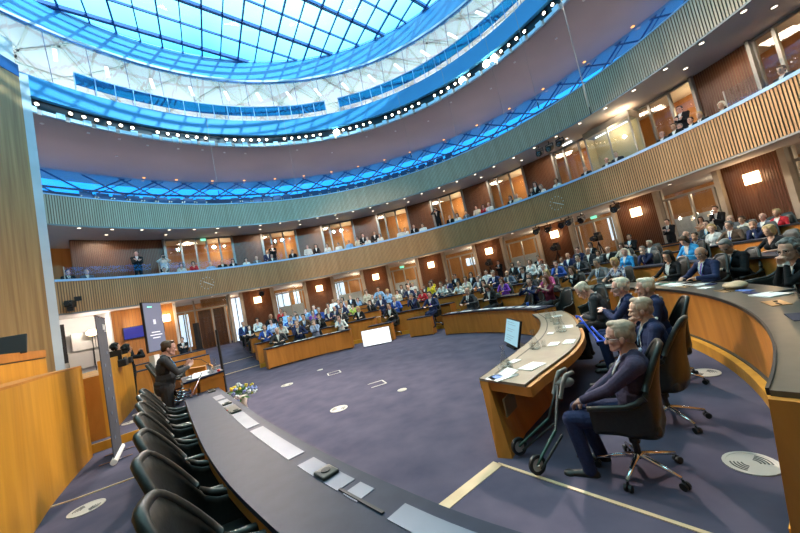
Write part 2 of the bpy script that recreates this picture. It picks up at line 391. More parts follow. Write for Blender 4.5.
struct('window_drum', ringprism([(13.5,14.98),(13.53,14.98),(14.12,18.2),(14.09,18.2)], -66.5, 293.4), M['glass_drum'])
bm = bmesh.new(); a = -61.8
while a < 150:
    cyl(bm, pol(a,13.5,14.98), pol(a,14.08,18.2), .014, seg=5); a += 6.55
struct('trim_55', bm, M['mullion'])
struct('wall_skylight_fascia', ringprism([(14.1,18.15),(14.3,18.15),(14.7,20.1),(14.48,20.1)], -110, 249, 2.), M['bluefascia'])
struct('trim_56', ringprism(rect(14.06,14.12,18.08,18.18), -110, 249, 2.), M['mullion'])
struct('trim_57', ringprism(rect(14.42,14.5,19.93,19.99), -110, 249, 2.), M['rail'])
bm = bmesh.new(); bmesh.ops.create_circle(bm, cap_ends=True, segments=96, radius=14.7, matrix=Matrix.Translation((0,0,20.2)))
struct('window_skylight', bm, M['glass_drum'])
def mull(ang, off, w, z, h):
    # a straight bar at a signed distance from the centre, clipped to the opening
    d = Vector((math.cos(R_(ang)), math.sin(R_(ang)),0)); n = Vector((d.y,-d.x,0)); c = n*off; L = math.sqrt(max(0,14.6**2-off**2))
    return bx(bmesh.new(), (c.x,c.y,z), (2*L,w,h), R_(ang))
bm = bmesh.new()
def addb(bm, b):
    me = bpy.data.meshes.new('t'); b.to_mesh(me); b.free(); bm.from_mesh(me); bpy.data.meshes.remove(me)
k = 0; off = -13.6
while off < 14.4:
    if k % 2 == 0: addb(bm, mull(41., off-.07, .05, 20., .2)); addb(bm, mull(41., off+.07, .05, 20., .2))
    else: addb(bm, mull(41., off, .07, 20., .14))
    off += 1.58; k += 1
off = -13.95; k = 0
while off < 14.4:
    addb(bm, mull(121.6, off, .09 if k%2 else .06, 20.0, .12)); off += 1.07; k += 1
struct('trim_60', bm, M['mullion'])
# handrails of the lantern gallery
def rail(a0, a1):
    t = thing('gallery_handrail', 'blue glass handrail on the ring below the skylight, %s' % ('left stretch ending in a clear gap' if a1 < 10 else 'right stretch running over the bright lamps'), 'railing', pol((a0+a1)/2,13.45,14.98))
    inv = Matrix.Translation(-t.location)
    b = ringprism(rect(13.42,13.44,15.28,15.92), a0, a1); b.transform(inv); obj('glass_band', b, M['glass_blue'], t)
    b = ringprism(rect(13.40,13.46,15.9,15.95), a0, a1); b.transform(inv); obj('top_rail', b, M['rail'], t)
    n = int((a1-a0)/3.3)
    for i in range(n+1):
        a = a0+(a1-a0)*i/n; b = cyl(bmesh.new(), pol(a,13.43,14.95), pol(a,13.43,15.92), .025, seg=6); b.transform(inv); obj('post', b, M['rail'], t)
rail(-58.5, -1.5); rail(2.5, 92.)
# lamps in the ring
def make_spot():
    t = thing('ring_spotlight', '', 'spotlight')
    b = bmesh.new(); cyl(b, (0,.16,0), (0,0,-.03), .09, .1, 12); smooth(obj('housing', b, M['lampbody'], t))
    b = bmesh.new(); sph(b, (0,-.02,-.035), (.078,.03,.078), 12); obj('lens', b, M['lamp'], t)
    b = bmesh.new(); bx(b, (.115,.1,.02), (.02,.05,.2)); obj('bracket', b, M['lampbody'], t)
    return t
HOT = {-8: 0}
spots = []
for g in range(-5,8):
    base = -4.0+g*15.0+4.2
    for j in range(6):
        a = base+j*2.04
        if -66 < a < 118: spots.append(a)
spot0 = make_spot(); first = True
for a in spots:
    hot = (-1.8 < a < -0.0+2.0 and abs(a+0.5) < 1.3) or (37.2 < a < 39.6) or (41.3 < a < 49.2)
    p = pol(a, 13.5, 13.69)
    lab = 'dazzling warm white spotlight in the bright cluster of the ceiling ring' if hot else 'small round spotlight in the black groove of the ceiling ring'
    gr = 'dazzling lamps of the ceiling ring' if hot else 'spotlights of the ceiling ring'
    if first: s = spot0; s.location = p; s.rotation_euler = (0,0,-R_(a)); s['label'] = lab; s['group'] = gr; first = False
    else: s = dup(spot0, p, -R_(a), lab, gr)
    if hot:
        for ch in s.children:
            if ch.name.startswith('lens'):
                ch.data = ch.data.copy(); ch.data.materials.clear(); ch.data.materials.append(M['lamp_hot']); ch.scale = (2.6,1,2.6)  # lens enlarged to imitate the lamp's glare
# recessed downlights
def disc(name, r, m):
    b = bmesh.new(); cyl(b, (0,0,0), (0,0,-.012), r, r, 14); return b
dl = thing('downlight', 'small round downlight in the middle soffit', 'downlight', (0,0,0), 0, 'downlights of the middle soffit')
obj('lens', disc('lens', .075, None), M['down'], dl)
b = ringprism(rect(.075,.1,-.014,0.), 0, 360, 30); obj('trim_ring', b, M['greyframe'], dl)
first = True
for R,a in [(15.25,-55.+10*k) for k in range(19)]+[(14.2,-60.+5*k) for k in range(31)]:
    p = pol(a,R,8.128)
    if first: dl.location = p; first = False
    else: dup(dl, p, 0)
for a in [-58,-48,-38,-20,-5,9,24,39,54,69,84,99]: dup(dl, pol(a,15.3,4.09), 0, 'small round downlight under the lower gallery', 'downlights of the lower soffit')
od = thing('glowing_downlight', 'orange glowing downlight at the rim of the dark soffit', 'downlight', (0,0,0), 0, 'orange downlights of the dark soffit')
obj('lens', disc('lens', .09, None), M['orange_spot'], od)
for i,a in enumerate([-45.2,-39.6,-32.7,-26.,-19,-12,-5,2,9,15.8,24.7,33.,40.7,48,56,64]):
    p = pol(a,19.05,13.198)
    if i == 0: od.location = p
    else: dup(od, p, 0)
hd = thing('smoke_detector', 'small pale square detector on the dark soffit', 'detector', (0,0,0), 0, 'detectors of the dark soffit')
obj('cover', BX((0,0,-.02),(.12,.12,.04),bev=.01), M['white'], hd)
for i,(a,R) in enumerate([(-63.2,14.25),(-56.7,14.1),(-51.7,14.1),(-46.5,14.3),(-40.6,14.24),(-35.5,14.1),(-30.5,14.3),(-25.5,14.4),(-50.8,16.2),(-12,14.3),(-3,15.5),(8,14.3),(16,14.8),(25,15.2),(33,14.3),(42,15.3),(50,14.4),(58,15.1),(66,14.3),(74,15.)]):
    p = pol(a,R,13.2)
    if i == 0: hd.location = p
    else: dup(hd, p, -R_(a))
sl = thing('strip_light', 'white strip light on the pale ceiling beyond the glass drum', 'strip light', (0,0,0), 0, 'strip lights of the lantern ceiling')
obj('tube_cover', BX((0,0,-.03),(.16,.95,.05)), M['strip'], sl); obj('base_plate', BX((0,0,0),(.2,1.,.02)), M['white'], sl)
for k in range(27):
    a = -74.3+7.85*k; p = pol(a,15.6,18.14)
    rz = -R_(a)-.25
    if k == 0: sl.location = p; sl.rotation_euler = (0,0,rz)
    else: dup(sl, p, rz)
# wall sconces
def make_sconce():
    t = thing('wall_sconce', 'square glowing wall lamp', 'wall lamp')
    b = bmesh.new(); bx(b,(0,-.08,0),(.46,.08,.42),bev=.015); obj('shade', b, M['sconce'], t)
    b = bmesh.new(); bx(b,(0,-.02,0),(.2,.05,.2)); obj('wall_mount', b, M['brass'], t)
    return t
s0 = make_sconce()
for i,c in enumerate(PC[:9]):
    p = pol(c, 16.40, 3.44); lab = 'square glowing wall lamp, %s from left on the red wood panels' % ORD[i]
    if i == 0: s0.location = p; s0.rotation_euler = (0,0,-R_(c)); s0['label'] = lab; s0['group'] = 'square wall lamps'
    else: dup(s0, p, -R_(c), lab)
dup(s0, pol(-46.6,16.40,3.3), R_(46.6), 'square glowing wall lamp left of the double door, by the blue screens')
# interpreter booth on the lower gallery
t = thing('interpreter_booth', 'glass interpreter booth with lit cream interior on the lower gallery', 'booth', pol(62.2,15.5,4.68), -R_(62.2)); t.scale = (.95,.62,1.)
b = bmesh.new(); bx(b,(0,.55,1.6),(2.2,.06,3.2)); bx(b,(-1.1,0,1.6),(.06,1.1,3.2)); obj('back_wall', b, M['boothglow'], t)
obj('front_glass', BX((0,-.6,1.9),(2.2,.02,1.9)), M['glass'], t); obj('side_glass', BX((1.1,0,1.9),(.02,1.2,1.9)), M['glass'], t)
for x in (-1.1,0.05,1.1): obj('post', BX((x,-.6,1.6),(.07,.07,3.2)), M['frame'], t)
obj('post', BX((1.1,.55,1.6),(.07,.07,3.2)), M['frame'], t)
obj('roof_panel', BX((0,0,3.05),(2.3,1.3,.3)), M['stone'], t); obj('lower_panel', BX((0,-.6,.5),(2.2,.05,.95)), M['screengrey'], t)
obj('lamp_strip', BX((0,.1,2.86),(1.6,.12,.04)), M['strip'], t)
# camera-lift pillar blocks etc: spotlights on bars under the galleries
def stage_light(p, az, lab, grp, scale=1.):
    t = thing('stage_light', lab, 'stage light', p, -R_(az), grp); t.scale = (scale,)*3
    b = bmesh.new(); cyl(b,(0,.12,-.25),(0,-.14,-.33),.10,.12,12); obj('housing', b, M['lampbody'], t)
    b = bmesh.new(); bx(b,(0,0,-.12),(.3,.03,.03)); bx(b,(-.14,0,-.2),(.02,.05,.18)); bx(b,(.14,0,-.2),(.02,.05,.18)); obj('yoke', b, M['black'], t)
    b = bmesh.new(); cyl(b,(0,0,-.12),(0,0,0),.02,.02,8); obj('hanger', b, M['black'], t)
    b = bmesh.new(); sph(b,(0,-.145,-.332),(.09,.02,.09),10); obj('lens', b, M['glass'], t)
for i,(a,r) in enumerate([(50.8,14.3),(53.,14.3),(55.3,14.3)]): stage_light(pol(a,r,8.12), a, 'black moving light under the middle soffit, %s of three'%['left','centre','right'][i], 'three moving lights', 1.35)
for i,(a,r) in enumerate([(61.9,14.4),(51.1,14.6),(53.4,14.2),(54.4,15.0),(46.2,14.2),(47.6,14.9),(-27.6,14.3)]):
    stage_light(pol(a,r,4.08), a, 'black spotlight under the lower gallery, '+['above the dark-clad man near a sconce','upper left of a cluster of four','centre of a cluster of four','lowest of a cluster of four','left of a pair near the wood panel','right of a pair near the wood panel','alone at the far left'][i], 'spotlights under the lower gallery', 1.3)
t = thing('work_light', 'bright white work light on the middle soffit beside moving lights', 'work light', pol(53.8,15.9,8.12)); obj('glowing_panel', BX((0,0,-.05),(.5,.12,.06),-R_(54)), M['strip'], t)
for a in (-37.5,): 
    t = thing('exit_sign', 'small glowing green exit lamp above the gallery doors', 'exit sign', pol(a,16.2,7.95)); obj('glowing_panel', BX((0,0,0),(.3,.06,.14),-R_(a)), M['exit'], t)
t = thing('exit_sign', 'small glowing green exit lamp above the centre door', 'exit sign', pol(9.0,16.3,3.75)); obj('glowing_panel', BX((0,0,0),(.3,.06,.14),-R_(9)), M['exit'], t)
t = thing('exit_sign', 'small glowing green exit lamp above the right rear door', 'exit sign', pol(54.5,16.3,3.78)); obj('glowing_panel', BX((0,0,0),(.3,.06,.14),-R_(54)), M['exit'], t)
# clocks: ticks and hands fixed on the slatted front
for i,(a,z,lab) in enumerate([(-39.3,4.79,'round clock of dots with two hands on the left balcony front'),(52.3,4.8,'round clock of dots with two hands on the right balcony front')]):
    t = thing('wall_clock', lab, 'clock', pol(a,13.95,z), -R_(a), 'clocks on the balcony front')
    for k in range(12):
        an = k*PI/6; b = bmesh.new(); bx(b,(.34*math.sin(an),-.02,.34*math.cos(an)),(.03,.02,.05),rot=Matrix.Rotation(an,4,'Y')); obj('hour_mark', b, M['white'], t)
    for L_,an in ((.2,R_(-60)),(.3,R_(120))):
        b = bmesh.new(); bx(b,(L_/2*math.sin(an),-.03,L_/2*math.cos(an)),(.03,.015,L_),rot=Matrix.Rotation(an,4,'Y')); obj('clock_hand', b, M['white'], t)
# suspended microphones
for i,(a,R,z0,z1) in enumerate([(71.2,11.1,7.05,18.),(20.4,13.2,10.4,14.8),(48.4,12.5,9.1,15.),(-14.,13.,9.7,14.8),(-34.,13.,9.9,14.8),(35.,12.6,9.2,15.),(58.,12.,9.,16.)]):
    t = thing('hanging_microphone', 'microphone on a long thin cable, %s' % ('the lowest, in front of the right balconies' if i == 0 else ORD[[0,3,5,2,1,4,6][i]-1]+' from left above the hall'), 'microphone', pol(a,R,z0), 0, 'hanging microphones')
    b = bmesh.new(); cyl(b,(0,0,.2),(0,0,z1-z0),.008 if i else .018,seg=5); obj('cable', b, M['cable'], t)
    b = bmesh.new(); cyl(b,(0,0,-.08),(0,0,.2),.03,.02,8); obj('capsule', b, M['lampbody'], t)
# glass guards on the gallery rail
for i,(a0_,a1_) in enumerate([(81.,92.),(-63,-49.5),(-48,-43)]):
    t = thing('glass_guard', 'clear glass guard standing on the lower balcony rail, %s' % ['beside the white-haired person','left of the standing man','right of the standing man'][i], 'glass guard', pol(a0_,14.1,5.62))
    b = ringprism(rect(14.09,14.105,5.62,6.2), a0_, a1_); b.transform(Matrix.Translation(-t.location)); obj('glass_pane', b, M['glass'], t)
    b = cyl(bmesh.new(), pol(a0_,14.1,5.6), pol(a0_,14.1,6.22), .02, seg=6); b.transform(Matrix.Translation(-t.location)); obj('post', b, M['frame'], t)
# small camera and tripod head on the left end of the balcony front
t = thing('broadcast_camera', 'black remote camera clamped on the left end of the balcony front', 'camera', pol(-63.2,13.75,4.35), R_(30))
obj('camera_body', BX((0,0,.1),(.28,.45,.28),bev=.03), M['lampbody'], t); b = bmesh.new(); cyl(b,(0,-.2,.1),(0,-.4,.1),.09,.1,12); obj('lens', b, M['black'], t); obj('mount', BX((0,0,-.12),(.2,.2,.2)), M['black'], t)
obj('monitor', BX((.25,.1,.3),(.25,.04,.2)), M['black'], t)
# seats of the upper gallery
g0 = thing('gallery_chair', 'empty dark blue chair behind the upper balcony rail', 'chair', (0,0,0), 0, 'empty chairs of the upper gallery')
obj('backrest', BX((0,.22,.78),(.52,.06,.46),bev=.02), M['seatblue'], g0); obj('seat', BX((0,0,.45),(.5,.45,.08),bev=.02), M['seatpad'], g0)
obj('armrest', BX((.27,.02,.62),(.04,.4,.06)), M['frame'], g0); obj('armrest', BX((-.27,.02,.62),(.04,.4,.06)), M['frame'], g0)
obj('pedestal', BX((0,0,.21),(.1,.3,.42)), M['black'], g0)
fg = True
for az_ in [a for a in np.arange(-57,30,2.5)]:
    if -36 < az_ < -31.5 or -16.5 < az_ < -12: continue
    p = pol(az_,15.25,9.5)
    if fg: g0.location = p; g0.rotation_euler = (0,0,-R_(az_)); fg = False
    else: dup(g0, p, -R_(az_))
struct('floor_gallery_step', ringprism(rect(14.5,15.9,8.75,9.5), A0, A1), M['seatblue'])
# benches under the gallery audience
struct('floor_gallery_tiers', ringprism([(14.15,4.68),(16.38,4.68),(16.38,5.26),(15.72,5.26),(15.72,5.02),(15.05,5.02),(15.05,4.78),(14.15,4.78)], A0+.3, A1-1), M['seatblue'])
for k,(r_,z_) in enumerate(((14.7,4.78),(15.35,5.02),(16.0,5.26))): struct('trim_9%d'%(5+k), ringprism(rect(r_-.16,r_+.2,z_,z_+.42), A0+.5, A1-1), M['seatblue'])
# ------------------------------------------------------------------ the stage wall on the left
wl = spline([(-10.49,3.65),(-10.35,2.2),(-9.4,-.6),(-7.6,-4.),(-5.2,-7.),(-2.5,-9.6)], 60)
struct('wall_stage', strip_solid(wl, offset(wl,.35), 0., 13.1), M['wallwood'])
struct('wall_stage_coping', strip_solid(offset(wl,-.02), offset(wl,.4), 13.1, 13.6), M['mullion'])
wl2 = spline([(-10.49,3.65),(-10.35,2.2),(-9.4,-.6),(-7.6,-4.)], 30)
struct('wall_stage_upper', strip_solid(offset(wl2,.10), offset(wl2,.5), 13.6, 14.6), M['white'])
bm = prism([(-10.36,3.86),(-10.49,3.65),(-13.1,5.9),(-12.9,6.15)], 0., 13.3); struct('column_stage', bm, M['pilaster'])

struct('wall_rear', ringprism(rect(14.0,14.3,0.,13.3), 155.8, 293.), M['wallwood'])
struct('wall_right_end', ringprism(rect(13.9,21.,0.,13.3), 155.8, 156.3), M['white'])
struct('wall_left_end', ringprism(rect(13.9,21.,0.,13.3), -65.6, -65.0), M['white'])
struct('baseboard_rear', ringprism(rect(16.5,16.8,0.,.96), -34., 156.), M['redwood'])
# ------------------------------------------------------------------ chairs
def sstep(x): x = max(0.,min(1.,x)); return x*x*(3-2*x)
def shell_mesh(top=1.10, nu=26, nv=7):
    """U-shaped high back with low arms, outer veneer and inner leather"""
    bm = bmesh.new(); path = []
    for i in range(nu+1):
        u = -1+2*i/nu; a = abs(u); s = 1 if u >= 0 else -1
        if a < .5: ang = a/.5*PI/2; x = .27*math.sin(ang)**.8 if ang > 0 else 0; y = -.27+.12*(1-math.cos(ang)); 
        else: t = (a-.5)/.5; x = .27+.02*t; y = -.15+.42*t
        hz = .66+(top-.66)*(1-sstep((a-.08)/.58))
        path.append((s*x, y, hz, a))
    grid = [[], []]
    for x,y,hz,a in path:
        z0 = .40+.05*sstep((a-.5)*2)
        for layer,(th) in enumerate((0.,.035)):
            col = []
            for j in range(nv+1):
                z = z0+(hz-z0)*j/nv; k = max(0,(z-.62)/.5)
                xx = x*(1-.34*k*(1 if a<.5 else .3))*(.9+.1*min(1,(z-.38)/.2)); yy = y-.07*k*k-.03*k + (.035 if z < .5 else 0)*(1-a)
                n = Vector((x, y-(.1 if a<.5 else y),0)); n = n.normalized() if n.length > 1e-6 else Vector((0,-1,0))
                q = Vector((xx,yy,z))-n*th
                if layer and j == nv: q.z += .0
                col.append(bm.verts.new(q))
            grid[layer].append(col)
    for layer in (0,1):
        for i in range(nu):
            for j in range(nv):
                g = grid[layer]; vs = (g[i][j],g[i+1][j],g[i+1][j+1],g[i][j+1])
                f = bm.faces.new(vs if layer == 0 else vs[::-1]); f.material_index = 1-layer; f.smooth = True
    A,B = grid
    for i in range(nu):
        for j in (0,nv): f = bm.faces.new((A[i][j],A[i+1][j],B[i+1][j],B[i][j])); f.material_index = 0; f.smooth = True
    for i in (0,nu):
        for j in range(nv): f = bm.faces.new((A[i][j],A[i][j+1],B[i][j+1],B[i][j])); f.material_index = 0
    bmesh.ops.recalc_face_normals(bm, faces=bm.faces)
    return bm
def make_chair(name, label, outer='leather', top=1.1, detail=2, inner='leather'):
    t = thing(name, label, 'chair')
    o = obj('shell', shell_mesh(top), [M[inner], M[outer]], t)
    b = bmesh.new(); bx(b,(0,.03,.455),(.48,.5,.10),bev=.035); smooth(obj('seat', b, M[inner], t))
    if detail >= 2:
        for s in (-1,1): obj('arm_pad', tube(bmesh.new(), [(s*.268,-.16,.745),(s*.272,-.09,.70),(s*.278,-.01,.672),(s*.283,.12,.665),(s*.287,.28,.655)], .026, 8), M[inner], t)
        p = []
        for u in np.linspace(-.46,.46,17):
            a = abs(u)/.5*PI/2; x = math.copysign(.27*math.sin(a)**.8 if a > 0 else 0, u); 
            hz = .66+(top-.66)*(1-sstep((abs(u)-.08)/.58)); k = max(0,(hz-.62)/.5)
            p.append((x*(1-.34*k), -.27+.12*(1-math.cos(a))-.07*k*k-.03*k+.015, hz))
        obj('top_edge_roll', tube(bmesh.new(), p, .027, 8), M[inner], t)
    b = bmesh.new(); cyl(b,(0,0,.12),(0,0,.42),.03,.028,10); cyl(b,(0,0,.26),(0,0,.30),.045,.045,10); cyl(b,(0,0,.38),(0,0,.42),.12,.14,10); obj('column', b, M['black'], t)
    for k in range(5):
        a = k*2*PI/5+.3; c, s = math.cos(a), math.sin(a)
        if detail >= 2:
            l = obj('leg', tube(bmesh.new(), [(.03*c,.03*s,.145),(.16*c,.16*s,.125),(.33*c,.33*s,.085)], [.024,.02,.014], 8), M['chrome'], t)
            b = bmesh.new(); tt = Vector((-s,c,0))
            for w in (-.018,.018): cyl(b, Vector((.34*c,.34*s,.03))+tt*(w-.01), Vector((.34*c,.34*s,.03))+tt*(w+.01), .03, .03, 12)
            cyl(b, (.34*c,.34*s,.03), (.33*c,.33*s,.08), .01, .01, 6); obj('caster', b, M['black'], l)
        elif detail == 1:
            obj('leg', tube(bmesh.new(), [(0,0,.12),(.32*c,.32*s,.04)], .02, 5), M['black'], t)
    return t
def face(dx, dy): return math.atan2(-dx, dy)   # rotation that turns local +y to (dx,dy)
# presidium chairs, on the platform, facing the hall (azimuth 45)
pc0 = make_chair('conference_chair', '', 'leather_side', 1.12)
tops = [(1.26,-6.78),(.79,-6.24),(.35,-5.71),(-.18,-5.09),(-.68,-4.48),(-1.14,-3.92),(-1.52,-3.42)]
for i,(x,y) in enumerate(tops):
    fx, fy = (Vector((.92,.39)) if i < 3 else Vector((.88,.47))).normalized()
    p = (x+fx*.32, y+fy*.32, .25); rz = face(fx,fy)
    lab = 'empty black leather chair with brown shell behind the long desk, %s' % (['nearest the camera','second from the camera','third from the camera','fourth and middle of seven','third from the speaker','second from the speaker','right beside the standing speaker'][i])
    if i == 0: pc0.location = p; pc0.rotation_euler = (0,0,rz); pc0['label'] = lab; pc0['group'] = 'empty chairs behind the long desk'
    else: dup(pc0, p, rz, lab, 'empty chairs behind the long desk')
chair_lo = None
# ------------------------------------------------------------------ stage platform and long desk
deskL = spline([(-1.56,-2.60),(-1.36,-2.87),(-.55,-3.95),(.31,-5.07),(.96,-5.85),(1.54,-6.46),(2.05,-6.95),(2.7,-7.45)], 48)
deskR = spline([(-1.16,-2.28),(-.9,-2.62),(.0,-3.76),(.74,-4.71),(1.59,-5.72),(2.16,-6.34),(2.6,-6.76),(3.2,-7.2)], 48)
struct('floor_stage', prism([(-1.2,-2.3)]+[p for p in deskR[4:]]+[(3.2,-9.),(-3.5,-9.),(-9.6,-.6),(-10.4,2.5),(-8.,5.),(-6.6,3.6),(-4.2,1.8),(-2.2,-.6)], .0, .25), M['carpet'])
t = thing('presidium_desk', 'long curved desk with dark top and steel plates in the foreground', 'desk', (.5,-4.8,.0))
inv = Matrix.Translation((-.5,4.8,0))
b = strip_solid(deskL, deskR, .965, 1.0); b.transform(inv); o = obj('desktop', b, M['lino'], t)
b = strip_solid(offset(deskL,.0), offset(deskL,-.02), .90, .964); b.transform(inv); obj('wooden_edge', b, M['wood'], t)
b = strip_solid(offset(deskR,.03), offset(deskR,.07), .0, .964); b.transform(inv); obj('front_panel', b, M['wood'], t)
b = strip_solid([deskL[0],deskL[1]], [deskR[0],deskR[1]], .25, .964); b.transform(inv); obj('end_panel', b, M['wood'], t)
def deskpt(s, w):  # s 0..1 along, w across (0 at the audience edge) metres
    k = s*48; i = min(int(k),47); t_ = k-i; a = Vector(deskR[i]).lerp(Vector(deskR[i+1]), t_); d = (Vector(deskR[i+1])-Vector(deskR[i])).normalized(); n = Vector((d.y,-d.x))
    if n.dot(Vector(deskL[i])-a) < 0: n = -n
    return a+n*w, d
def inlay(s0, s1, w0, w1, m, name='steel_plate', h=.004, z=1.0):
    n = max(2,int((s1-s0)*48)); L_ = [tuple(deskpt(s0+(s1-s0)*i/n,w0)[0]) for i in range(n+1)]; R2 = [tuple(deskpt(s0+(s1-s0)*i/n,w1)[0]) for i in range(n+1)]
    b = strip_solid(L_, R2, z, z+h); b.transform(inv); obj(name, b, M[m], t)
for s0_,s1_ in ((.045,.13),(.19,.225),(.235,.285),(.345,.44),(.452,.56),(.58,.665),(.675,.70),(.75,.86)):
    inlay(s0_, s1_, .075, .195, 'steel')
inlay(.285,.335,.07,.20,'lino_olive','recessed_tray',.003)
inlay(.287,.335,.185,.20,'black','slot',.006); inlay(.665,.74,.17,.186,'black','slot',.009)
for s_ in (.075,.118,.27,.338,.625):
    p, d = deskpt(s_, .135); b = bx(bmesh.new(), (p.x-.5,p.y+4.8,1.012), (.10 if s_<.6 else .13,.11,.024), math.atan2(d.y,d.x), bev=.008); k_ = obj('microphone_console', b, M['lino_olive'], t)
    b = bmesh.new(); cyl(b,(p.x-.5,p.y+4.8,1.024),(p.x-.5,p.y+4.8,1.03),.03,.03,14); obj('button_dial', b, M['black'], k_)
p,_ = deskpt(.312,.193); obj('red_button', BX((p.x-.5,p.y+4.8,1.008),(.012,.012,.008)), M['red'], t)
# clear acrylic sign holders at the far end of the desk
for i,(s_,w_) in enumerate([(.055,.33),(.03,.42)]):
    p,d = deskpt(s_, w_)
    th = thing('acrylic_stand', 'clear acrylic lectern screen leaning at the far end of the long desk' if i==0 else 'second clear acrylic sheet nearer the speaker on the desk end', 'stand', (p.x,p.y,1.0), math.atan2(d.y,d.x))
    b = BX((0,0,.17),(.36-.08*i,.008,.34),rot=Matrix.Rotation(.35*(1-2*i),4,'X')); obj('clear_sheet', b, M['water'], th)
    obj('steel_edge', BX((0,0,.0045),(.36,.03,.009)), M['chrome'], th)
    if i == 0: obj('steel_bar', tube(bmesh.new(),[(.18,-.10,.01),(-.18,.12,.31)],.011,6), M['chrome'], th)
# ------------------------------------------------------------------ stage benches behind the chairs
B1 = offset(spline([(-.2,-7.1),(-1.35,-5.4),(-1.88,-4.52),(-2.43,-3.79),(-3.06,-2.85),(-3.5,-2.15)], 30),-.12)
t = thing('stage_bench', 'tall light wood bench front curving along the left side of the stage', 'bench', (-2,-4.5,.25)); inv2 = Matrix.Translation((2,4.5,-.25))
b = strip_solid(B1, offset(B1,-.06), .25, 1.84); b.transform(inv2); obj('front_panel', b, M['wood_side'], t)
b = strip_solid(B1, offset(B1,-.6), 1.84, 1.87); b.transform(inv2); obj('bench_top', b, M['wood'], t)
b = strip_solid([B1[-1],B1[-2]], [offset(B1,-.75)[-1],offset(B1,-.75)[-2]], .25, 1.84); b.transform(inv2); obj('end_panel', b, M['wood_side'], t)
B2 = offset(spline([(-.2,-7.1),(-1.35,-5.4),(-1.88,-4.52),(-2.43,-3.79),(-3.06,-2.85),(-3.5,-2.15),(-4.0,-1.4)], 36),-.78)
t = thing('raised_rear_desk', 'upper wooden desk front with a groove, behind the tall bench', 'desk', (-3,-4.5,.25)); inv3 = Matrix.Translation((3,4.5,-.25))
b = strip_solid(B2, offset(B2,-.06), .25, 2.14); b.transform(inv3); obj('front_panel', b, M['wood_side'], t)
b = strip_solid(offset(B2,.01), offset(B2,-.09), 2.16, 2.30); b.transform(inv3); obj('upper_rim', b, M['wood'], t)
b = strip_solid(offset(B2,-.01), offset(B2,-.06), 2.13, 2.17); b.transform(inv3); obj('shadow_groove', b, M['black'], t)
b = strip_solid(offset(B2,-.06), offset(B2,-.7), 2.2, 2.24); b.transform(inv3); obj('desktop', b, M['lino'], t)
# monitor lying back on the rear desk
p = Vector((2.43,-8.154,2.0))+Vector((-1.205,.974,.058))*5.6
t = thing('desk_monitor', 'black back of a flat monitor standing on the rear stage desk', 'monitor', (-4.25,-2.85,2.24), R_(38))
b = BX((0,0,.2),(.62,.04,.34),rot=Matrix.Rotation(-.35,4,'X'),bev=.01); obj('monitor_back', b, M['black'], t); obj('maker_mark', BX((.05,-.026,.17),(.12,.004,.012),rot=Matrix.Rotation(-.35,4,'X')), M['chrome'], t)
obj('stand_foot', BX((0,.05,.02),(.25,.2,.03)), M['black'], t)
# second, further bench section with its own floor step
B3 = spline([(-3.76,-1.66),(-4.3,-.85),(-4.95,.15),(-5.65,1.24)], 14)
struct('floor_stage_step', prism([(-3.86,-2.05),(-3.6,-1.86),(-2.9,-1.30),(-2.7,-.9),(-4.7,1.7),(-5.3,2.2),(-6.6,1.8),(-5.,-1.)], .25, .40), M['carpet'])
struct('trim_70', strip_solid([(-3.86,-2.07),(-3.6,-1.88),(-2.9,-1.32)],[(-3.84,-2.10),(-3.58,-1.91),(-2.88,-1.35)],.25,.405), M['wood_side'])
t = thing('stage_bench', 'bright wood bench front behind the grey banner, with black equipment on top', 'bench', (-4.7,0,.4)); inv4 = Matrix.Translation((4.7,0,-.4))
b = strip_solid(B3, offset(B3,-.06), .40, 1.87); b.transform(inv4); obj('front_panel', b, M['wood_side'], t)
b = strip_solid(offset(B3,-.06), offset(B3,-.9), .40, 1.6); b.transform(inv4); obj('bench_body', b, M['wood'], t)
struct('trim_71', strip_solid([(-3.05,-4.1),(-2.25,-3.83),(-1.55,-3.42)],[(-3.05,-4.13),(-2.25,-3.86),(-1.55,-3.45)],.25,.262), M['tan'])
for i,(x,y,w,h) in enumerate([(-4.6,-.2,.5,.17),(-5.0,.35,.35,.2),(-5.35,.9,.4,.16)]):
    e = thing('mixing_console', 'black technical console on the far bench, %s of three'%['nearest','middle','farthest'][i], 'console', (x-.25,y,1.6), R_(35)); obj('console_body', BX((0,0,h/2),(w,.45,h),bev=.02), M['black'], e); obj('console_screen', BX((0,-.1,h+.1),(w*.7,.03,.22)), M['lampbody'], e)
# operator behind the far bench: done with the people
# floor grilles
def grille(x,y,z,lab,r=.2):
    r *= .86
    t = thing('floor_grille', lab, 'floor grille', (x,y,z+.003))
    b = ringprism(rect(r*.86,r,-.002,.006),0,360,15); obj('outer_ring', b, M['grille'], t)
    b = bmesh.new(); cyl(b,(0,0,-.003),(0,0,.0035),r*.87,r*.87,28); obj('disc', b, M['grille'], t)
    for s in (-1,1):
        for k in range(4): obj('slot', ringprism(rect(r*(.3+.13*k),r*(.36+.13*k),.003,.0055), 90*s-34, 90*s+34, 8), M['black'], t)
for x,y,z,l,r in [(4.96,-5.28,0,'round metal grille in the carpet, at the lower right corner',.21),(6.33,-3.40,0,'round metal grille beside the curved panelled desk on the right',.2),(.69,-1.61,0,'round metal grille in the open floor, nearest the long desk',.2),(-1.52,1.57,0,'round metal grille in the open floor near the left front desk',.2),(-1.78,-4.16,.25,'round metal grille on the stage, nearest the camera',.2),(-4.05,-.85,.40,'round metal grille on the stage step, nearer one',.2),(-4.45,-.1,.40,'round metal grille on the stage step, farther one',.2)]: grille(x,y,z,l,r)
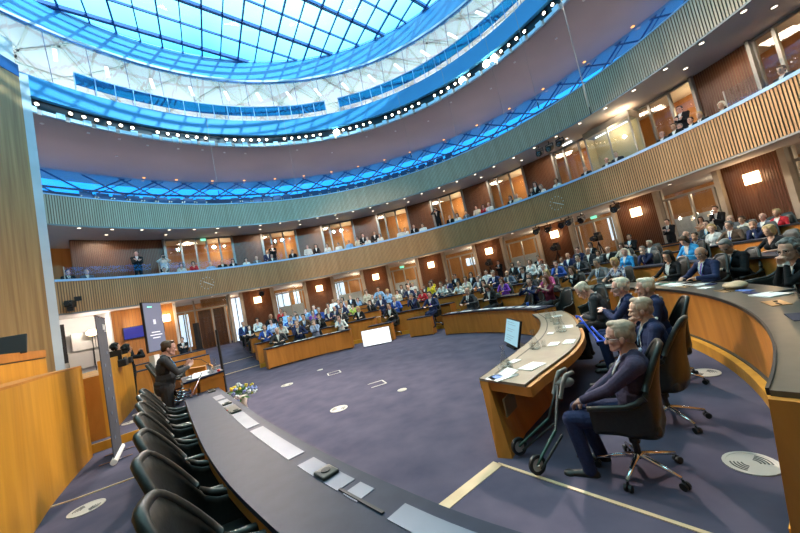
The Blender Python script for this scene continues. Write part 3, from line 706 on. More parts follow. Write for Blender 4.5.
for x,y,l in [(1.95,-1.24,'small white floor cap right of the square marks'),(-.87,2.83,'small white floor cap left of the square marks')]:
    b = bmesh.new(); cyl(b,(0,0,0),(0,0,.006),.1,.1,20); tag(obj('floor_socket', b, M['grille'], loc=(x,y,.001)), l, 'floor socket')
for x,y,l,op in [(1.34,-.37,'open white square floor-box outline, nearer one',True),(-.18,1.88,'white rectangular floor-box outline, farther one',False)]:
    t = thing('floor_box', l, 'floor box', (x,y,.001), R_(20)); w = .36
    for c,s in (((0,w/2,.003),(w,.035,.006)),((w/2,0,.003),(.035,w,.006)),((0,-w/2,.003),(w,.035,.006)),((-w/2,0,.003),(.035,w,.006)))[:3 if op else 4]: obj('edge_strip', BX(c,s), M['grille'], t)
# pale ash strips in the hall floor by the near desk
for i,(a,c,w) in enumerate([((2.22,-5.14),(3.02,-4.53),.12),((3.02,-4.53),(4.3,-6.1),.035)]):
    a,c = Vector(a),Vector(c); d = (c-a); m_ = (a+c)/2
    struct('trim_%d'%(80+i), BX((m_.x,m_.y,.003),(d.length,w,.008),math.atan2(d.y,d.x)), M['tan'])
# ------------------------------------------------------------------ speaker lectern, vase, banner, screens
t = thing('speaker_lectern', 'wooden speaker lectern with dark top crowded with papers and glasses', 'lectern', (-1.585,-2.03,.25), R_(-53))
obj('front_panel', BX((0,.27,.46),(.86,.04,.92)), M['wood'], t)
for s in (-1,1): obj('side_panel', BX((s*.42,.10,.46),(.04,.36,.92)), M['wood'], t)
b = bmesh.new(); cyl(b,(-.585,.12,.55),(-.59,.12,.55),.001,.001,8); b.free()
obj('handle_slot', BX((.443,.1,.62),(.006,.05,.17)), M['black'], t)
obj('lectern_top', BX((0,.0,.985),(.92,.62,.03),rot=Matrix.Rotation(.05,4,'X')), M['lino'], t); obj('top_edge', BX((0,.0,.935),(.90,.60,.07),rot=Matrix.Rotation(.05,4,'X')), M['wood'], t)
for k,(x,y,w,h,rz,l) in enumerate([(-.05,-.05,.36,.26,.1,'open white manuscript on the speaker lectern'),(.27,-.08,.21,.3,.3,'loose white sheet at the near side of the lectern'),(-.30,.02,.21,.28,-.2,'white sheet at the far side of the lectern')]):
    m = t.matrix_basis; q = Matrix.Translation((-1.585,-2.03,.25)) @ Matrix.Rotation(R_(-53),4,'Z') @ Vector((x,y,1.006))
    tag(obj('paper_sheet', BX((0,0,0),(w,h,.006),rz+R_(-53)), M['paper'], loc=q), l, 'paper', 'papers on the lectern')
def carafe(x,y,z,lab,sc_=1.):
    t = thing('water_carafe', lab, 'carafe', (x,y,z), 0, 'glass water carafes'); t.scale = (sc_,)*3
    prof = [(.0,.0),(.055,.0),(.06,.03),(.052,.08),(.025,.15),(.018,.20),(.03,.25)]
    bm = bmesh.new(); rings = [[bm.verts.new((r*math.cos(k*PI/8),r*math.sin(k*PI/8),h)) for k in range(16)] for r,h in prof[1:]]
    for i in range(len(rings)-1):
        for k in range(16): bm.faces.new((rings[i][k],rings[i][(k+1)%16],rings[i+1][(k+1)%16],rings[i+1][k])).smooth = True
    bm.faces.new(rings[0][::-1]); obj('glass_body', bm, M['water'], t)
    b = bmesh.new(); cyl(b,(0,0,.004),(0,0,.075),.05,.048,16); obj('water', b, M['glass'], t)
def tumbler(x,y,z,lab):
    t = thing('drinking_glass', lab, 'glass', (x,y,z), 0, 'drinking glasses')
    b = bmesh.new(); cyl(b,(0,0,0),(0,0,.095),.03,.036,14,cap=False); obj('glass_wall', b, M['water'], t); b = bmesh.new(); cyl(b,(0,0,0),(0,0,.01),.03,.03,14); obj('glass_base', b, M['water'], t)
for k,(x,y) in enumerate([(-.05,.2),(.16,.22),(.33,.14)]):
    q = Matrix.Translation((-1.585,-2.03,.25)) @ Matrix.Rotation(R_(-53),4,'Z') @ Vector((x,y,1.005)); (carafe if k == 1 else tumbler)(q.x,q.y,q.z,'glass carafe on the speaker lectern' if k == 1 else 'drinking glass on the speaker lectern, %s'%('farther' if k == 0 else 'nearer'))
q = Matrix.Translation((-1.585,-2.03,.25)) @ Matrix.Rotation(R_(-53),4,'Z') @ Vector((.38,.24,1.005)); b = bmesh.new(); cyl(b,(0,0,0),(0,0,.04),.025,.025,10); tag(obj('red_cap', b, M['red'], loc=q), 'small red cap at the front corner of the speaker lectern', 'cap')
t = thing('gooseneck_microphone', 'thin black gooseneck microphone rising from the speaker lectern', 'microphone', (-1.62,-1.98,1.25)); obj('stem', tube(bmesh.new(),[(.1,.1,0),(.1,.1,.15),(.02,.02,.27),(-.08,-.08,.3)],.006,6), M['black'], t); obj('capsule', tube(bmesh.new(),[(-.08,-.08,.3),(-.12,-.12,.3)],.014,8), M['black'], t)
# curved wooden upright and grey desk on the far side of the lectern
t = thing('ministerial_desk', 'grey-topped desk with a curved wooden end beyond the speaker', 'desk', (-3.2,1.,.25)); D = spline([(-2.35,-.7),(-2.75,.1),(-3.3,1.05),(-4.1,2.1)],12); D2 = spline([(-2.85,-.55),(-3.25,.2),(-3.75,1.0),(-4.5,2.0)],12); i5 = Matrix.Translation((3.2,-1.,-.25))
b = strip_solid(D,D2,.97,1.01); b.transform(i5); obj('desktop', b, M['lino'], t); b = strip_solid(D,offset(D,.04),.0,1.05); b.transform(i5); obj('front_panel', b, M['wood'], t); b = strip_solid([D[0],D[1]],[D2[0],D2[1]],.25,1.25); b.transform(i5); obj('curved_end', b, M['wood'], t)
for i in range(5):
    k = 3+i*2; p = D2[k]; dup(pc0, (p[0]-.42,p[1]-.28,.40 if i<3 else .4), face(.85,.5), 'empty dark chair at the grey desk beyond the speaker, %s from the speaker'%ORD[i], 'empty chairs beyond the speaker')
for i,(x,y,z,l) in enumerate([(-6.9,3.8,.25,'low orange wood front beyond the speaker, nearer row'),(-7.9,5.2,.4,'low orange wood front beyond the speaker, farther row')]):
    t = thing('side_bench', l, 'bench', (x,y,z-.25), R_(38)); obj('front_panel', BX((0,0,.55),(3.2,.05,1.1)), M['wood'], t); obj('bench_top', BX((0,.25,1.12),(3.2,.5,.04)), M['lino'], t)
# flowers
t = thing('flower_vase', 'white vase on a plinth with a bouquet of yellow, blue and white flowers', 'vase', (-1.07,-1.80,0))
bm = bmesh.new(); prof = [(.10,0),(.11,.3),(.09,.5),(.13,.66)]; rings = [[bm.verts.new((r*math.cos(k*PI/8),r*math.sin(k*PI/8),h)) for k in range(16)] for r,h in prof]
for i in range(3):
    for k in range(16): bm.faces.new((rings[i][k],rings[i][(k+1)%16],rings[i+1][(k+1)%16],rings[i+1][k])).smooth = True
bm.faces.new(rings[0][::-1]); bm.faces.new(rings[-1]); obj('vase_body', bm, M['pot'], t)
bo = thing('bouquet', 'mixed bouquet of yellow, blue and white flowers in the white vase', 'flowers', (-1.07,-1.80,.66))
rnd = random.Random(3)
bm = bmesh.new()
for k in range(150):
    a = rnd.uniform(0,2*PI); e = rnd.uniform(-.15,1.3); L_ = rnd.uniform(.16,.33); d = Vector((math.cos(a)*math.cos(e),math.sin(a)*math.cos(e),math.sin(e)*.75)); p = d*L_; s = Vector((-math.sin(a),math.cos(a),0))*rnd.uniform(.015,.03)
    q = [p*.55, p*.8+s, p*1.1+Vector((0,0,-.02)), p*.8-s]; vs = [bm.verts.new(x) for x in q]; bm.faces.new(vs)
obj('foliage', bm, M['greenmat'], bo)
for k in range(46):
    a = rnd.uniform(0,2*PI); e = rnd.uniform(-.1,1.4); L_ = rnd.uniform(.24,.31); d = Vector((math.cos(a)*math.cos(e),math.sin(a)*math.cos(e),math.sin(e)*.75))*L_
    kind = rnd.choice(['flower_b','flower_b','flower_w','flower_y','flower_w','flower_b']); b = bmesh.new(); r = rnd.uniform(.022,.042)
    for j in range(6): c_ = d+Vector((rnd.uniform(-1,1),rnd.uniform(-1,1),rnd.uniform(-1,1)))*r*.55; sph(b, c_, r*.62, 6)
    obj('blossom', b, M[kind], bo)
# roll-up banner beside the bench
bp = (-2.93,-2.62); t = thing('roll_up_banner', 'tall narrow dark grey roll-up banner with a small white emblem', 'banner', (bp[0],bp[1],.25), R_(90+10))
DV = Vector((-2.77,-2.81)); 
t.location = (-2.88,-2.50,.25); t.rotation_euler = (0,0,R_(125.5))
obj('banner_cloth', BX((0,0,1.22),(.86,.012,2.3)), M['banner'], t); obj('base_cassette', tube(bmesh.new(),[(-.5,0,.05),(.46,0,.05)],.045,12), M['white'], t)
for x in (-.26,.26): obj('foot_bar', BX((x,.0,.012),(.03,.42,.02)), M['chrome'], t)
obj('top_bar', tube(bmesh.new(),[(-.44,0,2.38),(.44,0,2.38)],.014,8), M['chrome'], t); b = bmesh.new(); cyl(b,(0,.05,.05),(0,.03,2.4),.01,.01,6); obj('support_pole', b, M['chrome'], t)
for k in range(5): obj('emblem_column', BX((.12+.045*k,-.009,2.20),(.022,.006,.075)), M['white'], t)
obj('emblem_pediment', BX((.21,-.009,2.25),(.24,.006,.014)), M['white'], t); obj('emblem_line', BX((.30,-.009,2.14),(.16,.006,.012)), M['white'], t)
for k in range(8): obj('printed_circle', BX(((.18 if k%2 else -.14),-.008,.35+.2*k),(.13,.005,.05)), M['bannerdot'], t)
# presentation screen on a white column, seen edge-on behind the speaker
t = thing('presentation_screen', 'lavender flat screen with lines of text on a white column stand', 'screen', (-4.05,0.05,.4), R_(98))
T0 = thing
sx = lambda x,y,z: (x,y,z)
obj('column_stand', BX((0,0,.65),(.22,.12,1.3)), M['white'], t); obj('screen_casing', BX((0.,-.09,2.0),(.75,.05,1.24)), M['black'], t)
g_ = obj('screen_face', BX((0.,-.118,2.0),(.71,.008,1.2)), M['screengrey'], t)
for k,(z,w) in enumerate([(1.86,.34),(1.79,.48),(1.72,.30)]): obj('text_line', BX((0,-.124,z),(w,.004,.025)), M['screentext'], g_)
obj('screen_emblem', BX((0,-.124,2.12),(.10,.004,.12)), M['screentext'], g_)
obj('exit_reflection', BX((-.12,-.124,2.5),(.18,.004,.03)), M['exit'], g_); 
obj('foot_plate', BX((0,0,.015),(.6,.5,.03)), M['white'], t); obj('loudspeaker_box', BX((.25,.06,1.9),(.16,.2,.4)), M['black'], t)
# blue wall screens
for i,(a,z,w,h) in enumerate([(-51.9,2.55,.95,.62),(-48.2,2.6,.6,.62)]):
    t = thing('wall_screen', 'dark blue glowing screen on the left wood wall, %s'%('left one' if i==0 else 'half hidden right one'), 'screen', pol(a,16.30,z+.25), -R_(a)); obj('screen_casing', BX((0,.03,0),(w+.06,.05,h+.06)), M['black'], t); obj('screen_face', BX((0,0,0),(w,.02,h)), M['tvblue'], t)
# black posts near the left aisle
for i,(x,y,h,l) in enumerate([(-2.93,.93,1.72,'slim black upright stand beyond the speaker'),(-8.9,9.3,2.1,'black loudspeaker column beside the daylit window')]):
    t = thing('loudspeaker_column', l, 'loudspeaker', (x,y,.25 if i==0 else .45), 0); obj('post', BX((0,0,h/2+.03),(.05+.16*i,.05+.16*i,h)), M['black'], t); obj('foot_plate', BX((0,0,.015),(.3,.3,.03)), M['black'], t)
t = thing('lamp_reflection', 'bright reflection of a lamp, modelled as a floodlight before the left white wall', 'lamp reflection', pol(-57.6,16.8,3.2), R_(57)); b = bmesh.new(); sph(b,(0,0,0),(.26,.08,.18),14); obj('glowing_reflection_lens', b, M['sconce'], t); obj('housing', BX((0,.1,0),(.4,.1,.3)), M['lampbody'], t); b=bmesh.new(); cyl(b,(0,.1,-3.),(0,.1,-.1),.02,seg=6); obj('stand_pole', b, M['black'], t)  # reflection of a lamp in glass, modelled as a glowing floodlight
for i,(a,r,w,h,z0,m,l) in enumerate([(-62.,16.3,.28,1.9,1.9,'black','tall black panel in the white room at far left'),(-57.0,17.2,1.8,.9,2.4,'grille','grey metal board in the white room'),(-57.4,17.3,1.9,.9,1.45,'grille','pale cabinet doors below the grey board')]):
    t = thing('wall_cabinet', l, 'cabinet', pol(a,r,0), -R_(a)); obj('cabinet_body', BX((0,.06,z0+h/2),(w,.12,h)), M[m], t); obj('door_seam', BX((0,-.005,z0+h/2),(.02,.02,h*.95)), M['black'], t)
# ------------------------------------------------------------------ curved government desk (near right)
NI = spline([(3.10,-4.04),(3.40,-3.70),(3.97,-3.02),(4.50,-2.32),(4.90,-1.60),(5.22,-.78),(5.45,.2)], 36)
NO = spline([(3.48,-4.58),(3.80,-4.27),(4.45,-3.66),(4.96,-2.98),(5.33,-2.2),(5.75,-1.2),(6.02,-.2)], 36)
t = thing('government_desk', 'curved wooden desk with grey-brown top where the elderly men sit', 'desk', (4.5,-2.5,0)); i6 = Matrix.Translation((-4.5,2.5,0))
b = strip_solid(NI, NO, .725, .76); b.transform(i6); obj('desktop', b, M['lino_brown'], t)
b = strip_solid(offset(NI,.008), offset(NI,-.0), .715, .763); b.transform(i6); obj('dark_inner_edge', b, M['black'], t)
b = strip_solid(offset(NO,-.0), offset(NO,-.008), .735, .763); b.transform(i6); obj('dark_outer_edge', b, M['black'], t)
b = strip_solid(offset(NO,.0), offset(NO,.05), .63, .735); b.transform(i6); obj('outer_apron', b, M['wood'], t)
def lerpn(a,b_,t_): return [(p[0]*(1-t_)+q[0]*t_, p[1]*(1-t_)+q[1]*t_) for p,q in zip(a,b_)]
# slanted front: from the inner top edge inward to the foot under the top
bm = bmesh.new(); lo0 = lerpn(NI,NO,.30); lo1 = lerpn(NI,NO,.45); hi0 = lerpn(NI,NO,.02); hi1 = lerpn(NI,NO,.2)
vv = [[bm.verts.new((*A_[i],z)) for A_,z in ((lo0,0.),(hi0,.72),(hi1,.72),(lo1,0.))] for i in range(len(NI))]
for i in range(len(NI)-1):
    for k in range(4): bm.faces.new((vv[i][k],vv[i][(k+1)%4],vv[i+1][(k+1)%4],vv[i+1][k]))
vv[0][0].co.x, vv[0][0].co.y = 3.05,-4.42; vv[0][3].co.x, vv[0][3].co.y = 3.19,-4.50
for i_ in (1,2,3,4):
    for k_ in (0,3): vv[i_][k_].co = vv[0][k_].co.lerp(vv[5][k_].co, i_/5)
bm.faces.new(vv[0]); bm.faces.new(vv[-1][::-1]); bmesh.ops.recalc_face_normals(bm, faces=bm.faces); bm.transform(i6); obj('slanted_front', bm, M['wood'], t)
b = strip_solid([NI[0],NI[1]],[NO[0],NO[1]],.63,.73); b.transform(i6); obj('end_apron', b, M['wood'], t)
b = strip_solid(lerpn(NI,NO,.19), lerpn(NI,NO,.22), .755, .7625); b.transform(i6); obj('cable_slot', b, M['black'], t)
for s_ in (2,9,16): 
    q = lerpn(NI,NO,.46)[s_]; b = BX((q[0]-4.5,q[1]+2.5,.45),(.02,.3,.2),math.atan2(.77,.64)-PI/2); obj('cable_hatch', b, M['slat_gap'], t)
PT = lambda s_, w: (lerpn(NI,NO,w)[int(s_*36)])
for i,(s_,w,lx,ly,rz,l) in enumerate([(.07,.42,.30,.24,.3,'open printed magazine at the near end of the curved desk'),(.03,.3,.2,.13,.7,'white card at the very end of the curved desk'),(.20,.72,.30,.20,.55,'large white sheet before the nearest elderly man'),(.24,.25,.16,.11,.5,'small white card left of the carafe'),(.40,.6,.20,.14,.9,'white card in the middle of the curved desk'),(.44,.85,.24,.15,.9,'white sheet beside the outer edge in the middle'),(.55,.35,.15,.10,1.,'small white card beyond the second carafe'),(.66,.75,.25,.17,1.1,'white sheet under the blue crutch handle'),(.88,.6,.2,.2,1.3,'white sheet at the far end of the curved desk')]):
    p = PT(s_,w)
    o = tag(obj('paper_sheet', BX((0,0,0),(lx,ly,.008),rz), M['paper'], loc=(*p,.766)), l, 'paper', 'papers on the curved desk')
    if i == 0: obj('print_block', BX((-.06,.0,.006),(.09,.12,.002),rz), M['paper_blue'], o); obj('folded_page', BX((.1,.05,.02),(.14,.22,.004),rz,rot=Matrix.Rotation(rz,4,'Z')@Matrix.Rotation(-.25,4,'Y')), M['paper'], o)
for i,(s_,w,l) in enumerate([(.17,.26,'tall glass water carafe nearest the camera'),(.36,.36,'glass carafe in the middle of the curved desk'),(.56,.62,'glass carafe at the bend of the curved desk'),(.72,.48,'glass carafe toward the far end'),(.86,.3,'farthest glass carafe on the curved desk')]): p = PT(s_,w); carafe(p[0],p[1],.763,l,1.15)
for i,(s_,w,l) in enumerate([(.13,.30,'drinking glass beside the nearest carafe'),(.19,.36,'drinking glass right of the nearest carafe'),(.34,.28,'drinking glass left of the middle carafe'),(.38,.46,'drinking glass right of the middle carafe'),(.58,.5,'drinking glass at the bend of the desk'),(.75,.35,'drinking glass toward the far end')]): p = PT(s_,w); tumbler(p[0],p[1],.763,l)
# display standing on the floor before the desk
t = thing('floor_monitor', 'pale blue prompter monitor with lines of text standing tilted on the carpet', 'monitor', (4.83,.42,0), R_(-90))
RM = Matrix.Rotation(-.33,4,'X'); MP = lambda x,y,z: tuple(Matrix.Translation((0,0,.06)) @ RM @ Vector((x,y,z)))
sg = obj('screen_casing', BX(MP(0,0,.33),(1.04,.05,.66),rot=RM), M['black'], t); obj('screen_face', BX(MP(0,-.03,.33),(.99,.01,.61),rot=RM), M['bluescreen'], t)
for k,w in enumerate([.5,.62,0,.56,.44,0,.6,.5,.4]):
    if w: obj('text_line', BX(MP(-.36+w/2,-.037,.57-.056*k),(w,.004,.012),rot=RM), M['screentext2'], sg)
obj('foot_stand', BX((0,.12,.02),(.6,.35,.03)), M['black'], t)
# ------------------------------------------------------------------ rows of desks
def row_desk(name, label, a0, a1, Rf, zf, h=.75, w=.55, top='lino', ends=True, zb=None):
    t = thing(name, label, 'desk', pol((a0+a1)/2, Rf, zf)); iv = Matrix.Translation(-t.location); st_ = 2.
    def ad(nm, b, m, par=None): b.transform(iv); return obj(nm, b, M[m], par or t)
    ad('front_panel', ringprism(rect(Rf,Rf+.04,(zf+.03) if zb is None else zb,zf+h-.035),a0,a1,st_), 'wood'); ad('desktop', ringprism(rect(Rf-.03,Rf+w,zf+h-.035,zf+h),a0,a1,st_), top)
    ad('edge_strip', ringprism(rect(Rf-.045,Rf-.028,zf+h-.03,zf+h+.012),a0,a1,st_), 'black')
    if ends:
        e = math.degrees(.045/Rf)
        for a,b_ in ((a0,a0+e),(a1-e,a1)): ad('end_panel', ringprism(rect(Rf+.02,Rf+w,zf,zf+h-.04),a,b_), 'wood')
    return t
ROWS = []
E_ = [7.56,9.12,10.57,12.02,13.42]
row_desk('front_desk','long front desk of the left block with wooden curved front', -34.9,-2.6,6.15,.03,.80)
row_desk('front_desk','curved front desk of the right block ending beside the curved government desk', 38.5,83.,5.82,0.,.78)
for i,(a0_,a1_,nm) in enumerate([(-35.5,5.5,'left'),(8.,34.,'middle'),(37.5,76.,'right')]):
    for j in range(5):
        R0 = E_[j]; z0 = TIER[j+1][1]
        if nm == 'right' and j == 0: continue
        if nm == 'right': e1 = [0,112,112,112,104][j]
        else: e1 = a1_
        sh = [0,.6,1.2,1.8,2.4][j] if nm == 'left' else 0
        row_desk('delegate_desk', 'curved wooden delegate desk, %s row of the %s block'%(['second','third','fourth','fifth','rear'][j],nm), a0_+sh, e1, R0, z0, .72, zb=(.17 if j == 0 else None))
O = row_desk('panelled_desk','large curved panelled desk with dark top along the right foreground', 37.5, 144.4, 7.60, .32, .67, .72, top='lino_olive', zb=.19)
bm = ringprism([(7.49,0.),(8.32,0.),(8.32,.955),(7.565,.955)], 144.42, 144.8); bm.transform(Matrix.Translation(-O.location)); obj('end_panel', bm, M['wood'], O)
struct('trim_90', ringprism(rect(7.485,7.63,0.,.165),-35.5,144.4), M['wood_side']); struct('trim_91', ringprism(rect(7.57,7.62,.165,.19),37.5,144.4), M['black'])
for i,(a,l) in enumerate([(123.5,'nearer brass console plate in the panelled desk'),(113.,'middle brass console plate in the panelled desk'),(104,'farther brass console plate in the panelled desk')]):
    t = thing('desk_console', l, 'console', pol(a,7.86,.991), -R_(a)); obj('brass_plate', BX((0,0,.003),(.34,.16,.006)), M['brass'], t); obj('slot', BX((.09,0,.008),(.12,.02,.006)), M['black'], t); obj('switch', BX((-.08,.02,.009),(.04,.03,.01)), M['black'], t)
t = thing('desk_console','dark console plate at the right picture edge','console', pol(129.5,7.86,.991), -R_(129.5)); obj('cover_plate', BX((0,0,.003),(.34,.2,.006)), M['lino'], t); obj('slot', BX((.09,0,.008),(.14,.025,.006)), M['black'], t)
# things on the panelled desk
for i,(a,r,w,h,rz,m,l) in enumerate([(95.,7.95,.32,.22,.2,'paper','white sheet before the long-haired woman in black'),(97.5,8.05,.30,.05,.9,'teal','teal green folder edge between the woman and the man in navy'),(99.8,7.95,.36,.24,.1,'paper','open white booklet before the man in navy suit'),(102.2,7.9,.30,.22,.4,'paper','white papers under the reading man, left pile'),(104.9,8.02,.28,.2,.0,'paper','white papers under the reading man, right pile'),(106.3,8.1,.14,.1,.2,'navyfolder','small dark booklet by the reading man'),(108.6,7.86,.2,.14,.2,'paper','small white card before the kraft bag'),(119.2,8.0,.34,.24,.3,'paper','open white programme before the woman with headphones'),(117.,7.93,.25,.07,.1,'navyfolder','dark blue folder before the woman with headphones'),(114.8,7.98,.22,.08,.4,'paper_blue','blue and white leaflet beside the kraft bag'),(125.,8.12,.2,.14,.2,'paper','white card at the right picture edge'),(78.,7.95,.25,.16,.3,'paper','white sheet before the grey-suited man'),(83.,7.95,.3,.16,.3,'paper','white sheet before the blonde woman in patterned dress')]):
    p = pol(a,r,.996); tag(obj('paper_sheet' if m == 'paper' else 'folder', BX((0,0,0),(w,h,.01+.004*(i%3)),-R_(a)+rz), M[m], loc=p), l, 'paper' if m == 'paper' else 'folder')
b = bmesh.new(); sph(b,(0,0,.05),(.22,.12,.055),16); sph(b,(.05,.02,.06),(.17,.1,.06),12); o = smooth(obj('kraft_bag', b, M['kraft'], loc=pol(112.3,8.02,.99))); o.rotation_euler = (0,0,-R_(112)); tag(o,'crumpled brown kraft paper bag lying on the panelled desk','bag')
# single front lecterns in the middle
for i,(a,r,l) in enumerate([(26.2,6.2,'small wooden single desk in the open floor where a man in navy suit sits'),(9.5,6.25,'small wooden single desk behind the bright white floor screen')]):
    t = thing('single_desk', l, 'desk', pol(a,r,0), -R_(a)+PI); 
    obj('front_panel', BX((0,.0,.39),(1.05,.04,.70)), M['wood'], t); obj('desktop', BX((0,-.24,.76),(1.08,.52,.035)), M['lino'], t); obj('edge_strip', BX((0,.025,.77),(1.08,.015,.03)), M['black'], t)
    for s in (-1,1): obj('side_panel', BX((s*.5,-.22,.38),(.04,.44,.72)), M['wood'], t)
    obj('kick_panel', BX((0,-.02,.02),(1.0,.03,.04)), M['black'], t)
t = thing('floor_monitor','white lit screen standing on the floor in front of the single desk','screen', pol(8.6,5.75,0), -R_(6)+PI); obj('screen_casing', BX((0,0,.36),(1.24,.05,.68)), M['black'], t); obj('screen_face', BX((0,.03,.36),(1.2,.012,.64)), M['whitescreen'], t); obj('foot_stand', BX((0,-.08,.02),(.6,.3,.03)), M['black'], t)
b = bmesh.new(); cyl(b,(0,0,0),(0,0,.1),.035,.04,12); tag(obj('paper_cup', b, M['bluecup'], loc=pol(73.,6.25,.785)), 'blue paper cup on the front desk of the right block','cup')
b = bmesh.new(); cyl(b,(0,0,0),(0,0,.1),.035,.04,12); tag(obj('paper_cup', b, M['bluecup'], loc=pol(-5.5,7.9,1.01)), 'blue paper cup on the second row of the left block','cup')
